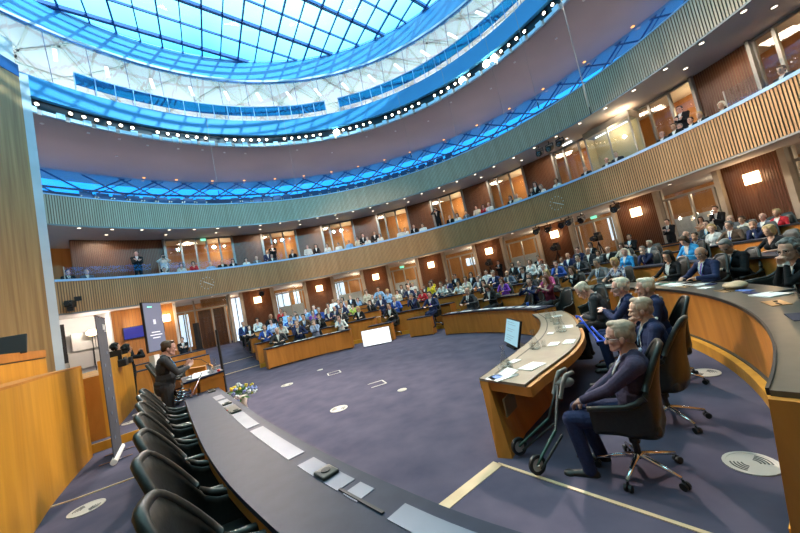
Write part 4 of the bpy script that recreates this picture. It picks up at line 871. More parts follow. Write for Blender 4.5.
# papers scattered on the delegate desks
def desk_papers(a0,a1,R,z,n,where):
    rn = random.Random(int(R*10+a0))
    for i in range(n):
        a = a0+(a1-a0)*(i+.5)/n+rn.uniform(-1,1); tag(obj('paper_sheet', BX((0,0,0),(rn.uniform(.2,.3),rn.uniform(.14,.21),.006),-R_(a)+rn.uniform(-.4,.4)), M['paper'], loc=pol(a,R,z)), 'white sheet on the %s, %s from left'%(where,ORD[i]), 'paper', 'papers on the %s'%where)
desk_papers(-32,-5,6.4,.834,8,'left front desk'); desk_papers(41,80,6.1,.784,11,'right front desk'); desk_papers(-31,-5,7.85,1.014,8,'left second row'); desk_papers(5,31,7.85,1.014,7,'middle second row'); desk_papers(40,108,9.4,1.244,13,'right third row')
PEOPLE = [
 ('B', -29.0, 6.95, 1.43, 0.1, 'm', 'bald', 'white', 'suit', 'charcoal', 'desk', ''),
 ('B', -22.0, 7.05, 1.54, 0.1, 'm', 'short', 'grey', 'suit', 'navy', 'chin', ''),
 ('B', -16.0, 7.1, 1.44, 0.1, 'f', 'bob', 'grey', 'jacket', 'paleblue', 'clasp', ''),
 ('B', -6.8, 7.05, 1.4, 0.1, 'f', 'curly', 'black', 'blouse', 'white', 'chin', ''),
 ('C', -31.4, 8.45, 1.63, 0.32, 'f', 'short', 'grey', 'jacket', 'blue', 'desk', ''),
 ('C', -26.4, 8.45, 1.62, 0.32, 'f', 'bob', 'brown', 'blouse', 'white', 'read', ''),
 ('D', -22.4, 9.98, 1.8, 0.56, 'm', 'short', 'brown', 'suit', 'navy', 'fold', ''),
 ('C', -19.1, 8.55, 1.74, 0.32, 'm', 'short', 'dark', 'suit', 'brown', 'desk', ''),
 ('C', -14.0, 8.45, 1.63, 0.32, 'f', 'bob', 'dark', 'jacket', 'black', 'clasp', ''),
 ('D', -11.2, 9.98, 1.76, 0.56, 'm', 'short', 'brown', 'suit', 'navy', 'desk', ''),
 ('C', -6.8, 8.45, 1.65, 0.32, 'm', 'short', 'brown', 'suit', 'charcoal', 'desk', ''),
 ('D', -3.4, 9.98, 1.75, 0.56, 'f', 'bob', 'dark', 'blouse', 'lime', 'desk', ''),
 ('C', -0.8, 8.45, 1.57, 0.32, 'f', 'long', 'blonde', 'jacket', 'black', 'desk', ''),
 ('D', -34.2, 9.98, 1.76, 0.56, 'f', 'long', 'dark', 'jacket', 'black', 'fold', ''),
 ('D', -28.2, 9.98, 1.85, 0.56, 'f', 'bob', 'brown', 'blouse', 'paleblue', 'lap', ''),
 ('D', -23.2, 9.93, 1.76, 0.56, 'm', 'short', 'blonde', 'suit', 'blue', 'desk', ''),
 ('D', -25.3, 9.98, 1.84, 0.56, 'f', 'bob', 'dark', 'blouse', 'lightblue', 'chin', ''),
 ('D', -20.6, 9.98, 1.79, 0.56, 'f', 'bob', 'brown', 'blouse', 'lightblue', 'clasp', ''),
 ('D', -15.9, 9.98, 1.85, 0.56, 'f', 'bob', 'brown', 'blouse', 'purple', 'lap', ''),
 ('D', -14.0, 9.98, 1.92, 0.56, 'm', 'short', 'grey', 'suit', 'blue', 'fold', ''),
 ('D', -9.2, 9.98, 1.82, 0.56, 'm', 'bald', 'grey', 'suit', 'charcoal', 'read', ''),
 ('D', -6.9, 9.98, 1.93, 0.56, 'm', 'short', 'brown', 'suit', 'navy', 'desk', ''),
 ('E', -34.5, 11.42, 2.01, 0.76, 'm', 'short', 'grey', 'suit', 'navy', 'lap', ''),
 ('E', -30.9, 11.42, 2.05, 0.76, 'f', 'bob', 'dark', 'blouse', 'white', 'lap', ''),
 ('E', -27.3, 11.42, 2.11, 0.76, 'm', 'bald', 'brown', 'suit', 'black', 'desk', ''),
 ('E', -23.6, 11.12, 2.11, 0.76, 'm', 'short', 'brown', 'shirt', 'lightblue', 'lap', ''),
 ('E', -20.8, 11.42, 1.97, 0.76, 'm', 'short', 'dark', 'shirt', 'lightblue', 'desk', ''),
 ('E', -17.9, 11.42, 2.02, 0.76, 'm', 'short', 'dark', 'shirt', 'lightblue', 'chin', ''),
 ('E', -15.4, 11.17, 2.11, 0.76, 'm', 'short', 'brown', 'shirt', 'lightblue', 'lap', ''),
 ('E', -11.3, 11.42, 2.06, 0.76, 'f', 'bob', 'brown', 'blouse', 'cream', 'lap', ''),
 ('E', -8.1, 11.42, 2.14, 0.76, 'm', 'short', 'brown', 'suit', 'navy', 'desk', ''),
 ('E', -5.9, 11.42, 1.98, 0.76, 'f', 'bob', 'blonde', 'blouse', 'white', 'desk', ''),
 ('F', -24.1, 12.87, 2.32, 0.93, 'f', 'short', 'brown', 'blouse', 'red', 'lap', ''),
 ('F', -9.9, 12.87, 2.28, 0.93, 'm', 'short', 'brown', 'shirt', 'white', 'lap', ''),
 ('F', -7.3, 12.87, 2.25, 0.93, 'f', 'bob', 'dark', 'blouse', 'lightblue', 'lap', ''),
 ('F', -3.0, 12.87, 2.05, 0.93, 'f', 'bob', 'brown', 'blouse', 'lightblue', 'lap', ''),
 ('F', -4.9, 12.72, 2.3, 0.93, 'm', 'short', 'dark', 'suit', 'black', 'lap', ''),
 ('L1', 12.5, 7.1, 1.45, 0.1, 'f', 'short', 'brown', 'jacket', 'black', 'desk', ''),
 ('L2', 29.4, 6.95, 1.59, 0.1, 'm', 'short', 'dark', 'suit', 'navy', 'desk', 'tie'),
 ('D', 2.1, 9.98, 1.75, 0.56, 'f', 'long', 'brown', 'jacket', 'black', 'clasp', ''),
 ('C', 12.0, 8.55, 1.69, 0.32, 'm', 'short', 'grey', 'suit', 'blue', 'desk', 'tie'),
 ('C', 18.2, 8.45, 1.65, 0.32, 'm', 'short', 'grey', 'suit', 'navy', 'clasp', ''),
 ('D', 19.1, 9.98, 1.77, 0.56, 'f', 'bob', 'red', 'blouse', 'red', 'desk', ''),
 ('D', 5.7, 10.03, 1.92, 0.56, 'm', 'short', 'grey', 'suit', 'navy', 'desk', ''),
 ('E', 2.1, 11.42, 2.02, 0.76, 'm', 'bald', 'brown', 'suit', 'grey', 'desk', ''),
 ('E', 9.8, 11.42, 2.0, 0.76, 'f', 'bob', 'brown', 'jacket', 'cream', 'lap', ''),
 ('E', 13.3, 11.42, 2.1, 0.76, 'm', 'bald', 'white', 'suit', 'navy', 'desk', ''),
 ('E', 15.3, 11.37, 1.85, 0.76, 'm', 'short', 'dark', 'suit', 'charcoal', 'desk', ''),
 ('E', 20.1, 11.37, 2.06, 0.76, 'f', 'long', 'dark', 'blouse', 'yellow', 'lap', ''),
 ('E', 6.9, 11.42, 2.15, 0.76, 'f', 'bob', 'blonde', 'blouse', 'lightblue', 'lap', ''),
 ('F', 3.3, 12.87, 2.41, 0.93, 'm', 'short', 'brown', 'shirt', 'lightblue', 'desk', ''),
 ('F', -0.2, 12.87, 2.41, 0.93, 'f', 'bob', 'brown', 'blouse', 'cream', 'lap', ''),
 ('F', 10.0, 12.87, 2.26, 0.93, 'f', 'bob', 'brown', 'jacket', 'grey', 'lap', ''),
 ('F', 13.2, 12.87, 2.27, 0.93, 'm', 'short', 'blonde', 'shirt', 'white', 'lap', ''),
 ('F', 16.4, 12.87, 1.96, 0.93, 'm', 'short', 'brown', 'suit', 'charcoal', 'lap', ''),
 ('D', 24.0, 9.98, 1.71, 0.56, 'm', 'short', 'brown', 'suit', 'navy', 'desk', ''),
 ('B', 44.1, 6.95, 1.45, 0.1, 'm', 'bald', 'grey', 'suit', 'charcoal', 'desk', 'tie'),
 ('B', 50.9, 7.15, 1.42, 0.1, 'f', 'bob', 'brown', 'jacket', 'black', 'read', ''),
 ('B', 66.1, 7.2, 1.42, 0.1, 'm', 'short', 'dark', 'suit', 'navy', 'phone', ''),
 ('B', 71.2, 7.25, 1.41, 0.1, 'f', 'long', 'auburn', 'dress', 'maroon', 'phone', ''),
 ('D', 27.0, 9.98, 1.77, 0.56, 'm', 'short', 'dark', 'suit', 'grey', 'desk', ''),
 ('D', 25.6, 9.98, 1.92, 0.56, 'f', 'short', 'brown', 'blouse', 'white', 'desk', ''),
 ('D', 30.9, 9.98, 1.77, 0.56, 'f', 'curly', 'dark', 'blouse', 'white', 'desk', ''),
 ('C', 43.6, 8.45, 1.62, 0.32, 'f', 'long', 'dark', 'jacket', 'black', 'chin', ''),
 ('C', 49.5, 8.45, 1.56, 0.32, 'f', 'long', 'auburn', 'blouse', 'purple', 'chin', ''),
 ('C', 58.2, 8.45, 1.53, 0.32, 'm', 'short', 'grey', 'suit', 'charcoal', 'desk', ''),
 ('C', 63.6, 8.45, 1.55, 0.32, 'f', 'long', 'blonde', 'dress', 'pink', 'desk', ''),
 ('C', 71.8, 8.3, 1.53, 0.32, 'f', 'long', 'brown', 'jacket', 'black', 'phone', ''),
 ('C', 77.9, 8.45, 1.61, 0.32, 'm', 'short', 'grey', 'suit', 'grey', 'desk', 'tie'),
 ('C', 82.3, 8.45, 1.56, 0.32, 'f', 'bob', 'blonde', 'dress', 'pattern', 'desk', ''),
 ('C', 95.1, 8.4, 1.53, 0.32, 'f', 'long', 'dark', 'jacket', 'black', 'desk', 'near'),
 ('C', 103.1, 8.3, 1.53, 0.32, 'm', 'bald', 'grey', 'suit', 'navy', 'desk', 'tie near'),
 ('C', 102.8, 8.75, 1.55, 0.32, 'm', 'short', 'grey', 'suit', 'black', 'read', 'tie near'),
 ('C', 120.4, 8.2, 1.52, 0.32, 'f', 'curly', 'grey', 'jacket', 'black', 'clasp', 'near glasses headphones'),
 ('E', 25.2, 11.42, 2.01, 0.76, 'm', 'short', 'grey', 'suit', 'navy', 'lap', ''),
 ('D', 33.5, 9.98, 1.92, 0.56, 'f', 'bob', 'brown', 'blouse', 'cream', 'lap', ''),
 ('D', 37.2, 9.98, 1.82, 0.56, 'm', 'short', 'grey', 'suit', 'slate', 'desk', ''),
 ('D', 42.0, 9.98, 1.93, 0.56, 'm', 'short', 'grey', 'suit', 'navy', 'desk', 'tie'),
 ('D', 46.0, 9.98, 1.8, 0.56, 'm', 'bald', 'grey', 'suit', 'slate', 'chin', ''),
 ('D', 50.1, 10.03, 1.8, 0.56, 'm', 'short', 'brown', 'suit', 'black', 'read', ''),
 ('D', 56.3, 9.93, 1.76, 0.56, 'm', 'short', 'grey', 'suit', 'charcoal', 'desk', ''),
 ('D', 59.5, 9.98, 1.8, 0.56, 'm', 'short', 'brown', 'suit', 'blue', 'chin', ''),
 ('D', 65.1, 9.98, 1.86, 0.56, 'm', 'short', 'dark', 'suit', 'charcoal', 'desk', 'tie'),
 ('D', 75.8, 9.93, 1.75, 0.56, 'f', 'short', 'white', 'jacket', 'cyan', 'lap', ''),
 ('D', 79.1, 9.98, 1.71, 0.56, 'm', 'short', 'grey', 'suit', 'navy', 'clasp', ''),
 ('D', 87.3, 9.88, 1.75, 0.56, 'f', 'bob', 'brown', 'jacket', 'cyan', 'read', ''),
 ('D', 99.1, 9.93, 1.67, 0.56, 'f', 'bob', 'blonde', 'dress', 'black', 'desk', ''),
 ('E', 32.3, 11.42, 2.09, 0.76, 'f', 'bob', 'dark', 'jacket', 'black', 'lap', ''),
 ('E', 34.7, 11.42, 1.94, 0.76, 'm', 'short', 'grey', 'suit', 'grey', 'lap', ''),
 ('E', 36.6, 11.42, 2.05, 0.76, 'm', 'short', 'dark', 'shirt', 'white', 'lap', ''),
 ('E', 48.6, 11.42, 2.11, 0.76, 'f', 'bob', 'brown', 'blouse', 'white', 'lap', ''),
 ('E', 51.3, 11.42, 2.0, 0.76, 'f', 'bob', 'red', 'blouse', 'white', 'lap', ''),
 ('E', 45.8, 11.42, 2.15, 0.76, 'm', 'short', 'dark', 'suit', 'black', 'lap', ''),
 ('E', 57.8, 11.42, 2.02, 0.76, 'm', 'bald', 'brown', 'suit', 'navy', 'lap', ''),
 ('E', 56.2, 11.42, 1.9, 0.76, 'm', 'short', 'brown', 'suit', 'grey', 'lap', ''),
 ('E', 62.4, 11.42, 2.05, 0.76, 'm', 'bald', 'grey', 'suit', 'charcoal', 'lap', ''),
 ('E', 64.3, 11.42, 1.87, 0.76, 'f', 'bob', 'brown', 'jacket', 'grey', 'lap', ''),
 ('E', 66.4, 11.42, 1.94, 0.76, 'm', 'bald', 'brown', 'suit', 'black', 'lap', ''),
 ('E', 69.1, 11.42, 1.95, 0.76, 'f', 'bob', 'brown', 'blouse', 'cream', 'desk', ''),
 ('E', 74.7, 11.27, 1.85, 0.76, 'f', 'short', 'white', 'jacket', 'grey', 'lap', ''),
 ('E', 81.4, 11.42, 1.81, 0.76, 'm', 'short', 'dark', 'suit', 'navy', 'chin', ''),
 ('E', 84.0, 11.42, 1.93, 0.76, 'f', 'curly', 'blonde', 'jacket', 'palegrey', 'lap', ''),
 ('E', 86.5, 11.37, 1.92, 0.76, 'm', 'short', 'grey', 'suit', 'brown', 'desk', 'tie'),
 ('E', 89.2, 11.42, 1.83, 0.76, 'm', 'short', 'grey', 'suit', 'navy', 'clasp', 'glasses'),
 ('F', 41.0, 12.87, 2.16, 0.93, 'f', 'bob', 'dark', 'jacket', 'black', 'lap', ''),
 ('F', 25.5, 12.87, 2.21, 0.93, 'm', 'short', 'dark', 'suit', 'black', 'lap', ''),
 ('F', 56.3, 12.87, 2.18, 0.93, 'm', 'short', 'dark', 'suit', 'navy', 'lap', ''),
 ('E', 80.2, 11.42, 1.9, 0.76, 'm', 'bald', 'brown', 'suit', 'navy', 'lap', ''),
 ('F', 78.2, 12.87, 2.1, 0.93, 'm', 'short', 'dark', 'suit', 'charcoal', 'lap', ''),
 ('F', 82.5, 12.87, 2.0, 0.93, 'f', 'short', 'brown', 'jacket', 'cream', 'lap', ''),
 ('F', 84.8, 12.87, 1.96, 0.93, 'm', 'bald', 'grey', 'suit', 'slate', 'lap', ''),
 ('F', 86.3, 12.87, 1.99, 0.93, 'f', 'short', 'blonde', 'jacket', 'red', 'lap', ''),
 ('F', 81.3, 12.87, 2.1, 0.93, 'm', 'bald', 'brown', 'suit', 'grey', 'lap', ''),
 ('W', 44.8, 14.3, 2.25, 0.98, 'm', 'short', 'dark', 'suit', 'black', 'fold', ''),
 ('W', 56.0, 14.3, 2.32, 0.98, 'f', 'bob', 'brown', 'jacket', 'black', 'lap', ''),
 ('WS', 10.4, 15.25, 2.61, 0.98, 'm', 'short', 'dark', 'suit', 'black', 'sfold', ''),
 ('WS', 67.2, 15.3, 2.56, 0.98, 'm', 'short', 'dark', 'suit', 'black', 'sfold', ''),
 ('WS', 73.6, 15.3, 2.6, 0.98, 'm', 'short', 'brown', 'suit', 'black', 'schin', ''),
 ('WS', 71.6, 15.3, 2.35, 0.98, 'f', 'long', 'dark', 'dress', 'beige', 'sfold', ''),
 ('W', 63.0, 14.3, 2.27, 0.98, 'm', 'short', 'dark', 'suit', 'black', 'fold', ''),
 ('WS', 34.1, 15.35, 2.53, 0.98, 'm', 'short', 'dark', 'suit', 'black', 'sfold', ''),
 ('F', 18.8, 12.87, 2.17, 0.93, 'f', 'bob', 'dark', 'blouse', 'yellow', 'fold', ''),
 ('S1', -48.4, 11.5, 1.86, 0.3, 'm', 'short', 'dark', 'suit', 'black', 'sfold', ''),
 ('Y', -61.9, 14.6, 6.05, 4.78, 'm', 'short', 'dark', 'suit', 'charcoal', 'lap', ''),
 ('Y', -59.3, 14.6, 6.04, 4.78, 'm', 'bald', 'brown', 'suit', 'slate', 'lap', ''),
 ('Y', -46.6, 14.8, 5.96, 4.78, 'm', 'short', 'brown', 'blouse', 'white', 'lap', ''),
 ('Y', -43.5, 14.6, 6.08, 4.78, 'f', 'bob', 'brown', 'blouse', 'white', 'lap', ''),
 ('Y', -40.7, 15.25, 6.26, 5.02, 'f', 'bob', 'brown', 'blouse', 'red', 'lap', ''),
 ('Y', -37.6, 14.6, 6.01, 4.78, 'm', 'bald', 'brown', 'shirt', 'lightblue', 'lap', ''),
 ('Y', -35.1, 14.6, 6.06, 4.78, 'm', 'short', 'dark', 'suit', 'black', 'lap', ''),
 ('Y', -32.7, 14.6, 6.05, 4.78, 'f', 'bob', 'dark', 'jacket', 'black', 'lap', ''),
 ('Y', -29.7, 14.6, 6.02, 4.78, 'f', 'bob', 'dark', 'blouse', 'white', 'lap', ''),
 ('Y', -27.2, 14.6, 6.06, 4.78, 'm', 'bald', 'brown', 'suit', 'grey', 'lap', ''),
 ('YS', -50.7, 15.25, 7.06, 5.02, 'm', 'short', 'dark', 'suit', 'black', 'sfold', ''),
 ('YS', -46.2, 15.25, 6.79, 5.02, 'm', 'short', 'dark', 'shirt', 'white', 'sphone', ''),
 ('Y', -24.2, 15.9, 6.62, 5.26, 'm', 'short', 'grey', 'suit', 'navy', 'lap', ''),
 ('Y', -23.5, 14.6, 6.07, 4.78, 'm', 'short', 'brown', 'suit', 'charcoal', 'lap', ''),
 ('YS', -22.8, 15.9, 7.0, 5.26, 'm', 'short', 'dark', 'suit', 'black', 'sfold', ''),
 ('Y', -18.3, 15.25, 6.29, 5.02, 'm', 'short', 'brown', 'suit', 'black', 'lap', ''),
 ('Y', -14.3, 15.9, 6.56, 5.26, 'm', 'bald', 'brown', 'shirt', 'white', 'lap', ''),
 ('Y', -12.1, 15.9, 6.53, 5.26, 'f', 'bob', 'dark', 'jacket', 'black', 'lap', ''),
 ('Y', -9.1, 15.25, 6.3, 5.02, 'f', 'bob', 'brown', 'blouse', 'white', 'lap', ''),
 ('Y', -6.1, 15.25, 6.23, 5.02, 'm', 'short', 'dark', 'shirt', 'white', 'lap', ''),
 ('Y', -3.2, 15.25, 6.26, 5.02, 'm', 'short', 'brown', 'shirt', 'lightblue', 'lap', ''),
 ('Y', -1.0, 15.9, 6.51, 5.26, 'f', 'bob', 'brown', 'blouse', 'cream', 'lap', ''),
 ('Y', 0.6, 15.9, 6.65, 5.26, 'm', 'short', 'dark', 'suit', 'black', 'lap', ''),
 ('Y', 1.9, 15.25, 6.24, 5.02, 'f', 'bob', 'grey', 'blouse', 'white', 'lap', ''),
 ('Y', 3.8, 15.9, 6.65, 5.26, 'm', 'short', 'dark', 'suit', 'black', 'lap', ''),
 ('Y', 5.4, 15.25, 6.25, 5.02, 'f', 'bob', 'brown', 'blouse', 'white', 'lap', ''),
 ('Y', 11.1, 15.25, 6.27, 5.02, 'm', 'short', 'brown', 'shirt', 'white', 'lap', ''),
 ('Y', 12.6, 15.25, 6.25, 5.02, 'f', 'bob', 'brown', 'blouse', 'white', 'lap', ''),
 ('Y', 15.0, 15.25, 6.3, 5.02, 'm', 'bald', 'grey', 'suit', 'black', 'lap', ''),
 ('Y', 17.9, 14.6, 6.09, 4.78, 'm', 'short', 'dark', 'shirt', 'white', 'lap', ''),
 ('YS', 21.8, 15.25, 7.05, 5.02, 'm', 'short', 'dark', 'suit', 'black', 'sphone', ''),
 ('Y', 24.9, 15.25, 6.27, 5.02, 'm', 'bald', 'brown', 'suit', 'black', 'lap', ''),
 ('Y', 27.6, 14.6, 6.09, 4.78, 'f', 'bob', 'brown', 'blouse', 'white', 'lap', ''),
 ('Y', 29.2, 15.25, 6.24, 5.02, 'f', 'short', 'brown', 'jacket', 'grey', 'lap', ''),
 ('Y', 31.3, 15.9, 6.48, 5.26, 'm', 'short', 'brown', 'shirt', 'cream', 'lap', ''),
 ('Y', 33.8, 15.25, 6.27, 5.02, 'f', 'bob', 'brown', 'blouse', 'red', 'lap', ''),
 ('Y', 35.2, 15.25, 6.28, 5.02, 'm', 'short', 'blonde', 'shirt', 'white', 'lap', ''),
 ('Y', 41.4, 14.6, 6.08, 4.78, 'f', 'bob', 'dark', 'jacket', 'black', 'lap', ''),
 ('Y', 43.0, 14.6, 6.06, 4.78, 'm', 'short', 'blonde', 'shirt', 'cream', 'lap', ''),
 ('Y', 46.5, 14.6, 6.06, 4.78, 'm', 'bald', 'brown', 'suit', 'black', 'lap', ''),
 ('Y', 47.5, 14.6, 6.32, 4.78, 'f', 'long', 'dark', 'jacket', 'black', 'lap', ''),
 ('Y', 48.6, 14.6, 6.06, 4.78, 'f', 'bob', 'grey', 'blouse', 'white', 'lap', ''),
 ('Y', 52.0, 14.6, 6.05, 4.78, 'f', 'bob', 'brown', 'blouse', 'white', 'lap', ''),
 ('Y', 58.0, 14.6, 6.05, 4.78, 'm', 'bald', 'brown', 'suit', 'black', 'lap', ''),
 ('Y', 62.0, 14.6, 6.02, 4.78, 'm', 'bald', 'brown', 'suit', 'charcoal', 'lap', ''),
 ('Y', 63.8, 14.6, 6.09, 4.78, 'm', 'short', 'blonde', 'suit', 'charcoal', 'lap', ''),
 ('Y', 71.2, 14.6, 6.02, 4.78, 'm', 'bald', 'grey', 'suit', 'charcoal', 'lap', ''),
 ('Y', 73.0, 14.6, 6.08, 4.78, 'm', 'short', 'brown', 'suit', 'black', 'lap', ''),
 ('Y', 73.5, 14.7, 6.0, 4.78, 'f', 'short', 'grey', 'blouse', 'lightblue', 'lap', ''),
 ('Y', 75.2, 14.6, 6.01, 4.78, 'f', 'short', 'brown', 'jacket', 'black', 'lap', ''),
 ('Y', 76.4, 14.6, 6.03, 4.78, 'm', 'short', 'blonde', 'suit', 'black', 'lap', ''),
 ('YS', 72.9, 15.25, 6.79, 5.02, 'm', 'short', 'dark', 'suit', 'black', 'sfold', ''),
 ('Y', 79.1, 14.6, 5.98, 4.78, 'f', 'curly', 'white', 'jacket', 'black', 'lap', ''),
 ('Y', 85.5, 14.6, 6.05, 4.78, 'm', 'short', 'brown', 'suit', 'charcoal', 'lap', 'glasses'),
]
# ------------------------------------------------------------------ people: one continuous body each
RGB = dict(charcoal=(.035,.035,.04), navy=(.018,.026,.075), blue=(.03,.08,.33), black=(.010,.010,.012), grey=(.13,.13,.14), brown=(.085,.055,.04), slate=(.09,.12,.17),
 white=(.62,.62,.60), cream=(.55,.50,.40), lightblue=(.22,.38,.60), paleblue=(.30,.36,.52), palegrey=(.45,.46,.46), lime=(.35,.50,.10), purple=(.17,.05,.38), red=(.42,.02,.03), yellow=(.62,.48,.03),
 cyan=(.04,.30,.62), maroon=(.10,.012,.035), pink=(.45,.08,.22), beige=(.42,.30,.20), pattern=(.16,.18,.30), plum=(.055,.045,.085))
HAIR = dict(dark=(.012,.010,.009), black=(.006,.006,.006), brown=(.06,.032,.016), grey=(.17,.16,.155), white=(.70,.60,.47), blonde=(.48,.33,.15), auburn=(.14,.035,.012), red=(.25,.06,.02), silver=(.40,.31,.235))
_mc = {}
def cmat(kind, name):
    k = (kind,name)
    if k not in _mc:
        if kind == 'cloth':
            c = RGB[name]
            _mc[k] = noisy('cloth_'+name, c, tuple(min(1,x*1.25+.004) for x in c), .85, (60,60,60) if name != 'pattern' else (18,18,18), 3, .05, spec=.2) if name != 'pattern' else noisy('cloth_pattern', (.04,.05,.14), (.5,.5,.55), .8, (22,22,22), 2, lo=.45, hi=.52, spec=.2)
        elif kind == 'hair': c = HAIR[name]; _mc[k] = noisy('hair_'+name, tuple(x*.8 for x in c), tuple(min(1,x*1.2) for x in c), .6, (40,40,14), 4, .3, spec=.35)
        else: c = {'a':(.56,.33,.24),'b':(.62,.39,.30),'c':(.48,.27,.18),'d':(.60,.34,.27)}[name]; _mc[k] = noisy('skin_'+name, c, tuple(x*1.08 for x in c), .5, (14,14,14), 3, .04, spec=.4)
    return _mc[k]
def V(*a): return np.array(a, float)
def RX(a): c,s = math.cos(a),math.sin(a); return np.array([[1,0,0],[0,c,-s],[0,s,c]])
def RZ(a): c,s = math.cos(a),math.sin(a); return np.array([[c,-s,0],[s,c,0],[0,0,1]])
def RY(a): c,s = math.cos(a),math.sin(a); return np.array([[c,0,s],[0,1,0],[-s,0,c]])
_SV = []; 
def unit_sphere(nu=12, nv=8):
    if _SV: return _SV[0]
    vs = [(0,0,1)]; fs = []
    for j in range(1,nv):
        t = PI*j/nv
        for i in range(nu): p = 2*PI*i/nu; vs.append((math.sin(t)*math.cos(p), math.sin(t)*math.sin(p), math.cos(t)))
    vs.append((0,0,-1)); n = len(vs)-1
    for i in range(nu): fs.append((0,1+i,1+(i+1)%nu)); fs.append((n, 1+(nv-2)*nu+(i+1)%nu, 1+(nv-2)*nu+i))
    for j in range(nv-2):
        for i in range(nu): a = 1+j*nu+i; b = 1+j*nu+(i+1)%nu; fs.append((a,a+nu,b+nu,b))
    _SV.append((np.array(vs), fs, nu, nv)); return _SV[0]
class Prims:
    def __init__(s): s.v = []; s.f = []; s.n = 0; s.p = []; s.M = np.eye(3); s.t = np.zeros(3)
    def ell(s, c, r, tag, rot=None):
        k_ = np.linalg.norm(s.M[0]); U,F_,_,_ = unit_sphere(); r = np.array([r]*3 if np.isscalar(r) else r, float)*k_; R0 = np.eye(3) if rot is None else rot
        R1 = (s.M/k_)@R0; c1 = s.M@np.array(c,float)+s.t
        s.v.append((U*r)@R1.T+c1); s.f += [tuple(i+s.n for i in f) for f in F_]; s.n += len(U); s.p.append(('e',c1,R1,r,tag))
    def cap(s, a, b, ra, rb, tag):
        k_ = np.linalg.norm(s.M[0]); ra *= k_; rb *= k_
        a = s.M@np.array(a,float)+s.t; b = s.M@np.array(b,float)+s.t
        U,F_,nu,nv = unit_sphere(); d = b-a; L = np.linalg.norm(d); z = d/L if L > 1e-9 else V(0,0,1)
        x = np.cross(z, V(0,0,1) if abs(z[2]) < .9 else V(1,0,0)); x /= np.linalg.norm(x); y = np.cross(z,x); R1 = np.stack([x,y,z],1)
        up_ = U[:,2] > 1e-6; eq = abs(U[:,2]) <= 1e-6
        W = U*np.where(up_[:,None], rb, ra); W = W@R1.T + np.where(up_[:,None], b, a)
        # widen the middle ring into a tapered tube: equator belongs to a, first upper ring to b
        s.v.append(W); s.f += [tuple(i+s.n for i in f) for f in F_]; s.n += len(U); s.p.append(('c',a,b,ra,rb,tag))
        m = (a+b)/2
        k = max(1,int(L/(min(ra,rb)*1.3)))
        for i in range(1,k):
            t = i/k; r = ra+(rb-ra)*t; s.v.append(U*r+(a+(b-a)*t)); s.f += [tuple(j+s.n for j in f) for f in F_]; s.n += len(U)
    def arrays(s): return np.concatenate(s.v), s.f
    def dist(s, P):
        D = []; T = []
        for q in s.p:
            if q[0] == 'e':
                l = (P-q[1])@q[2]/q[3]; n = np.linalg.norm(l,axis=1); D.append((n-1)*min(q[3])); T.append(q[4])
            else:
                a,b = q[1],q[2]; d = b-a; L2 = d@d; t = np.clip(((P-a)@d)/max(L2,1e-9),0,1); D.append(np.linalg.norm(P-(a+t[:,None]*d),axis=1)-(q[3]+(q[4]-q[3])*t)); T.append(q[5])
        return np.array(D), T
def remesh(vs, fs, vox, smooth_it=3, fac=.5):
    me = bpy.data.meshes.new('tmp'); me.from_pydata(vs.tolist(), [], fs); me.update()
    o = bpy.data.objects.new('tmp', me); C.objects.link(o)
    m = o.modifiers.new('r','REMESH'); m.mode = 'VOXEL'; m.voxel_size = vox; m.use_smooth_shade = True
    if smooth_it: q = o.modifiers.new('s','SMOOTH'); q.factor = fac; q.iterations = smooth_it
    dg = bpy.context.evaluated_depsgraph_get(); out = bpy.data.meshes.new_from_object(o.evaluated_get(dg)); bpy.data.objects.remove(o); bpy.data.meshes.remove(me)
    return out
def ik(S, H, L1, L2, pole):
    d = H-S; L = np.linalg.norm(d)
    if L > (L1+L2)*.985: H = S+d/L*(L1+L2)*.985; d = H-S; L = np.linalg.norm(d)
    x = (L1*L1-L2*L2+L*L)/(2*L); h = math.sqrt(max(L1*L1-x*x,1e-6)); u = d/L; p = pole-(pole@u)*u; p /= np.linalg.norm(p)
    return S+u*x+p*h, H
def hand(P, W, d, nrm, side, near, curl=.5, tag=0):
    """palm and five separate bent fingers; d: forearm direction, nrm: palm normal (out of the palm)"""
    d = d/np.linalg.norm(d); nrm = nrm-(nrm@d)*d; nrm /= np.linalg.norm(nrm); lat = np.cross(d,nrm)*side
    fr = .0082 if near else .0105
    R0 = np.stack([lat,d,nrm],1); P.ell(W+d*.048, (.040,.050,.017), tag, R0); P.cap(W-d*.01,W+d*.03,.026,.03,tag)
    for k,(o,l) in enumerate(((-.029,.068),(-.010,.078),(.010,.074),(.029,.058))):
        a = W+d*.085-lat*o*1.0*1; q = math.cos(curl)*d+math.sin(curl)*nrm; b = a+q*l*.55; q2 = math.cos(curl*2.2)*d+math.sin(curl*2.2)*nrm; c = b+q2*l*.5
        P.cap(a,b,fr,fr*.95,tag); P.cap(b,c,fr*.95,fr*.8,tag)
    a = W+d*.025+lat*.034; b = a+d*.03+lat*.022+nrm*.008; c = b+d*.028+nrm*.012+lat*.002; P.cap(a,b,fr*1.25,fr*1.1,tag); P.cap(b,c,fr*1.1,fr*.9,tag)
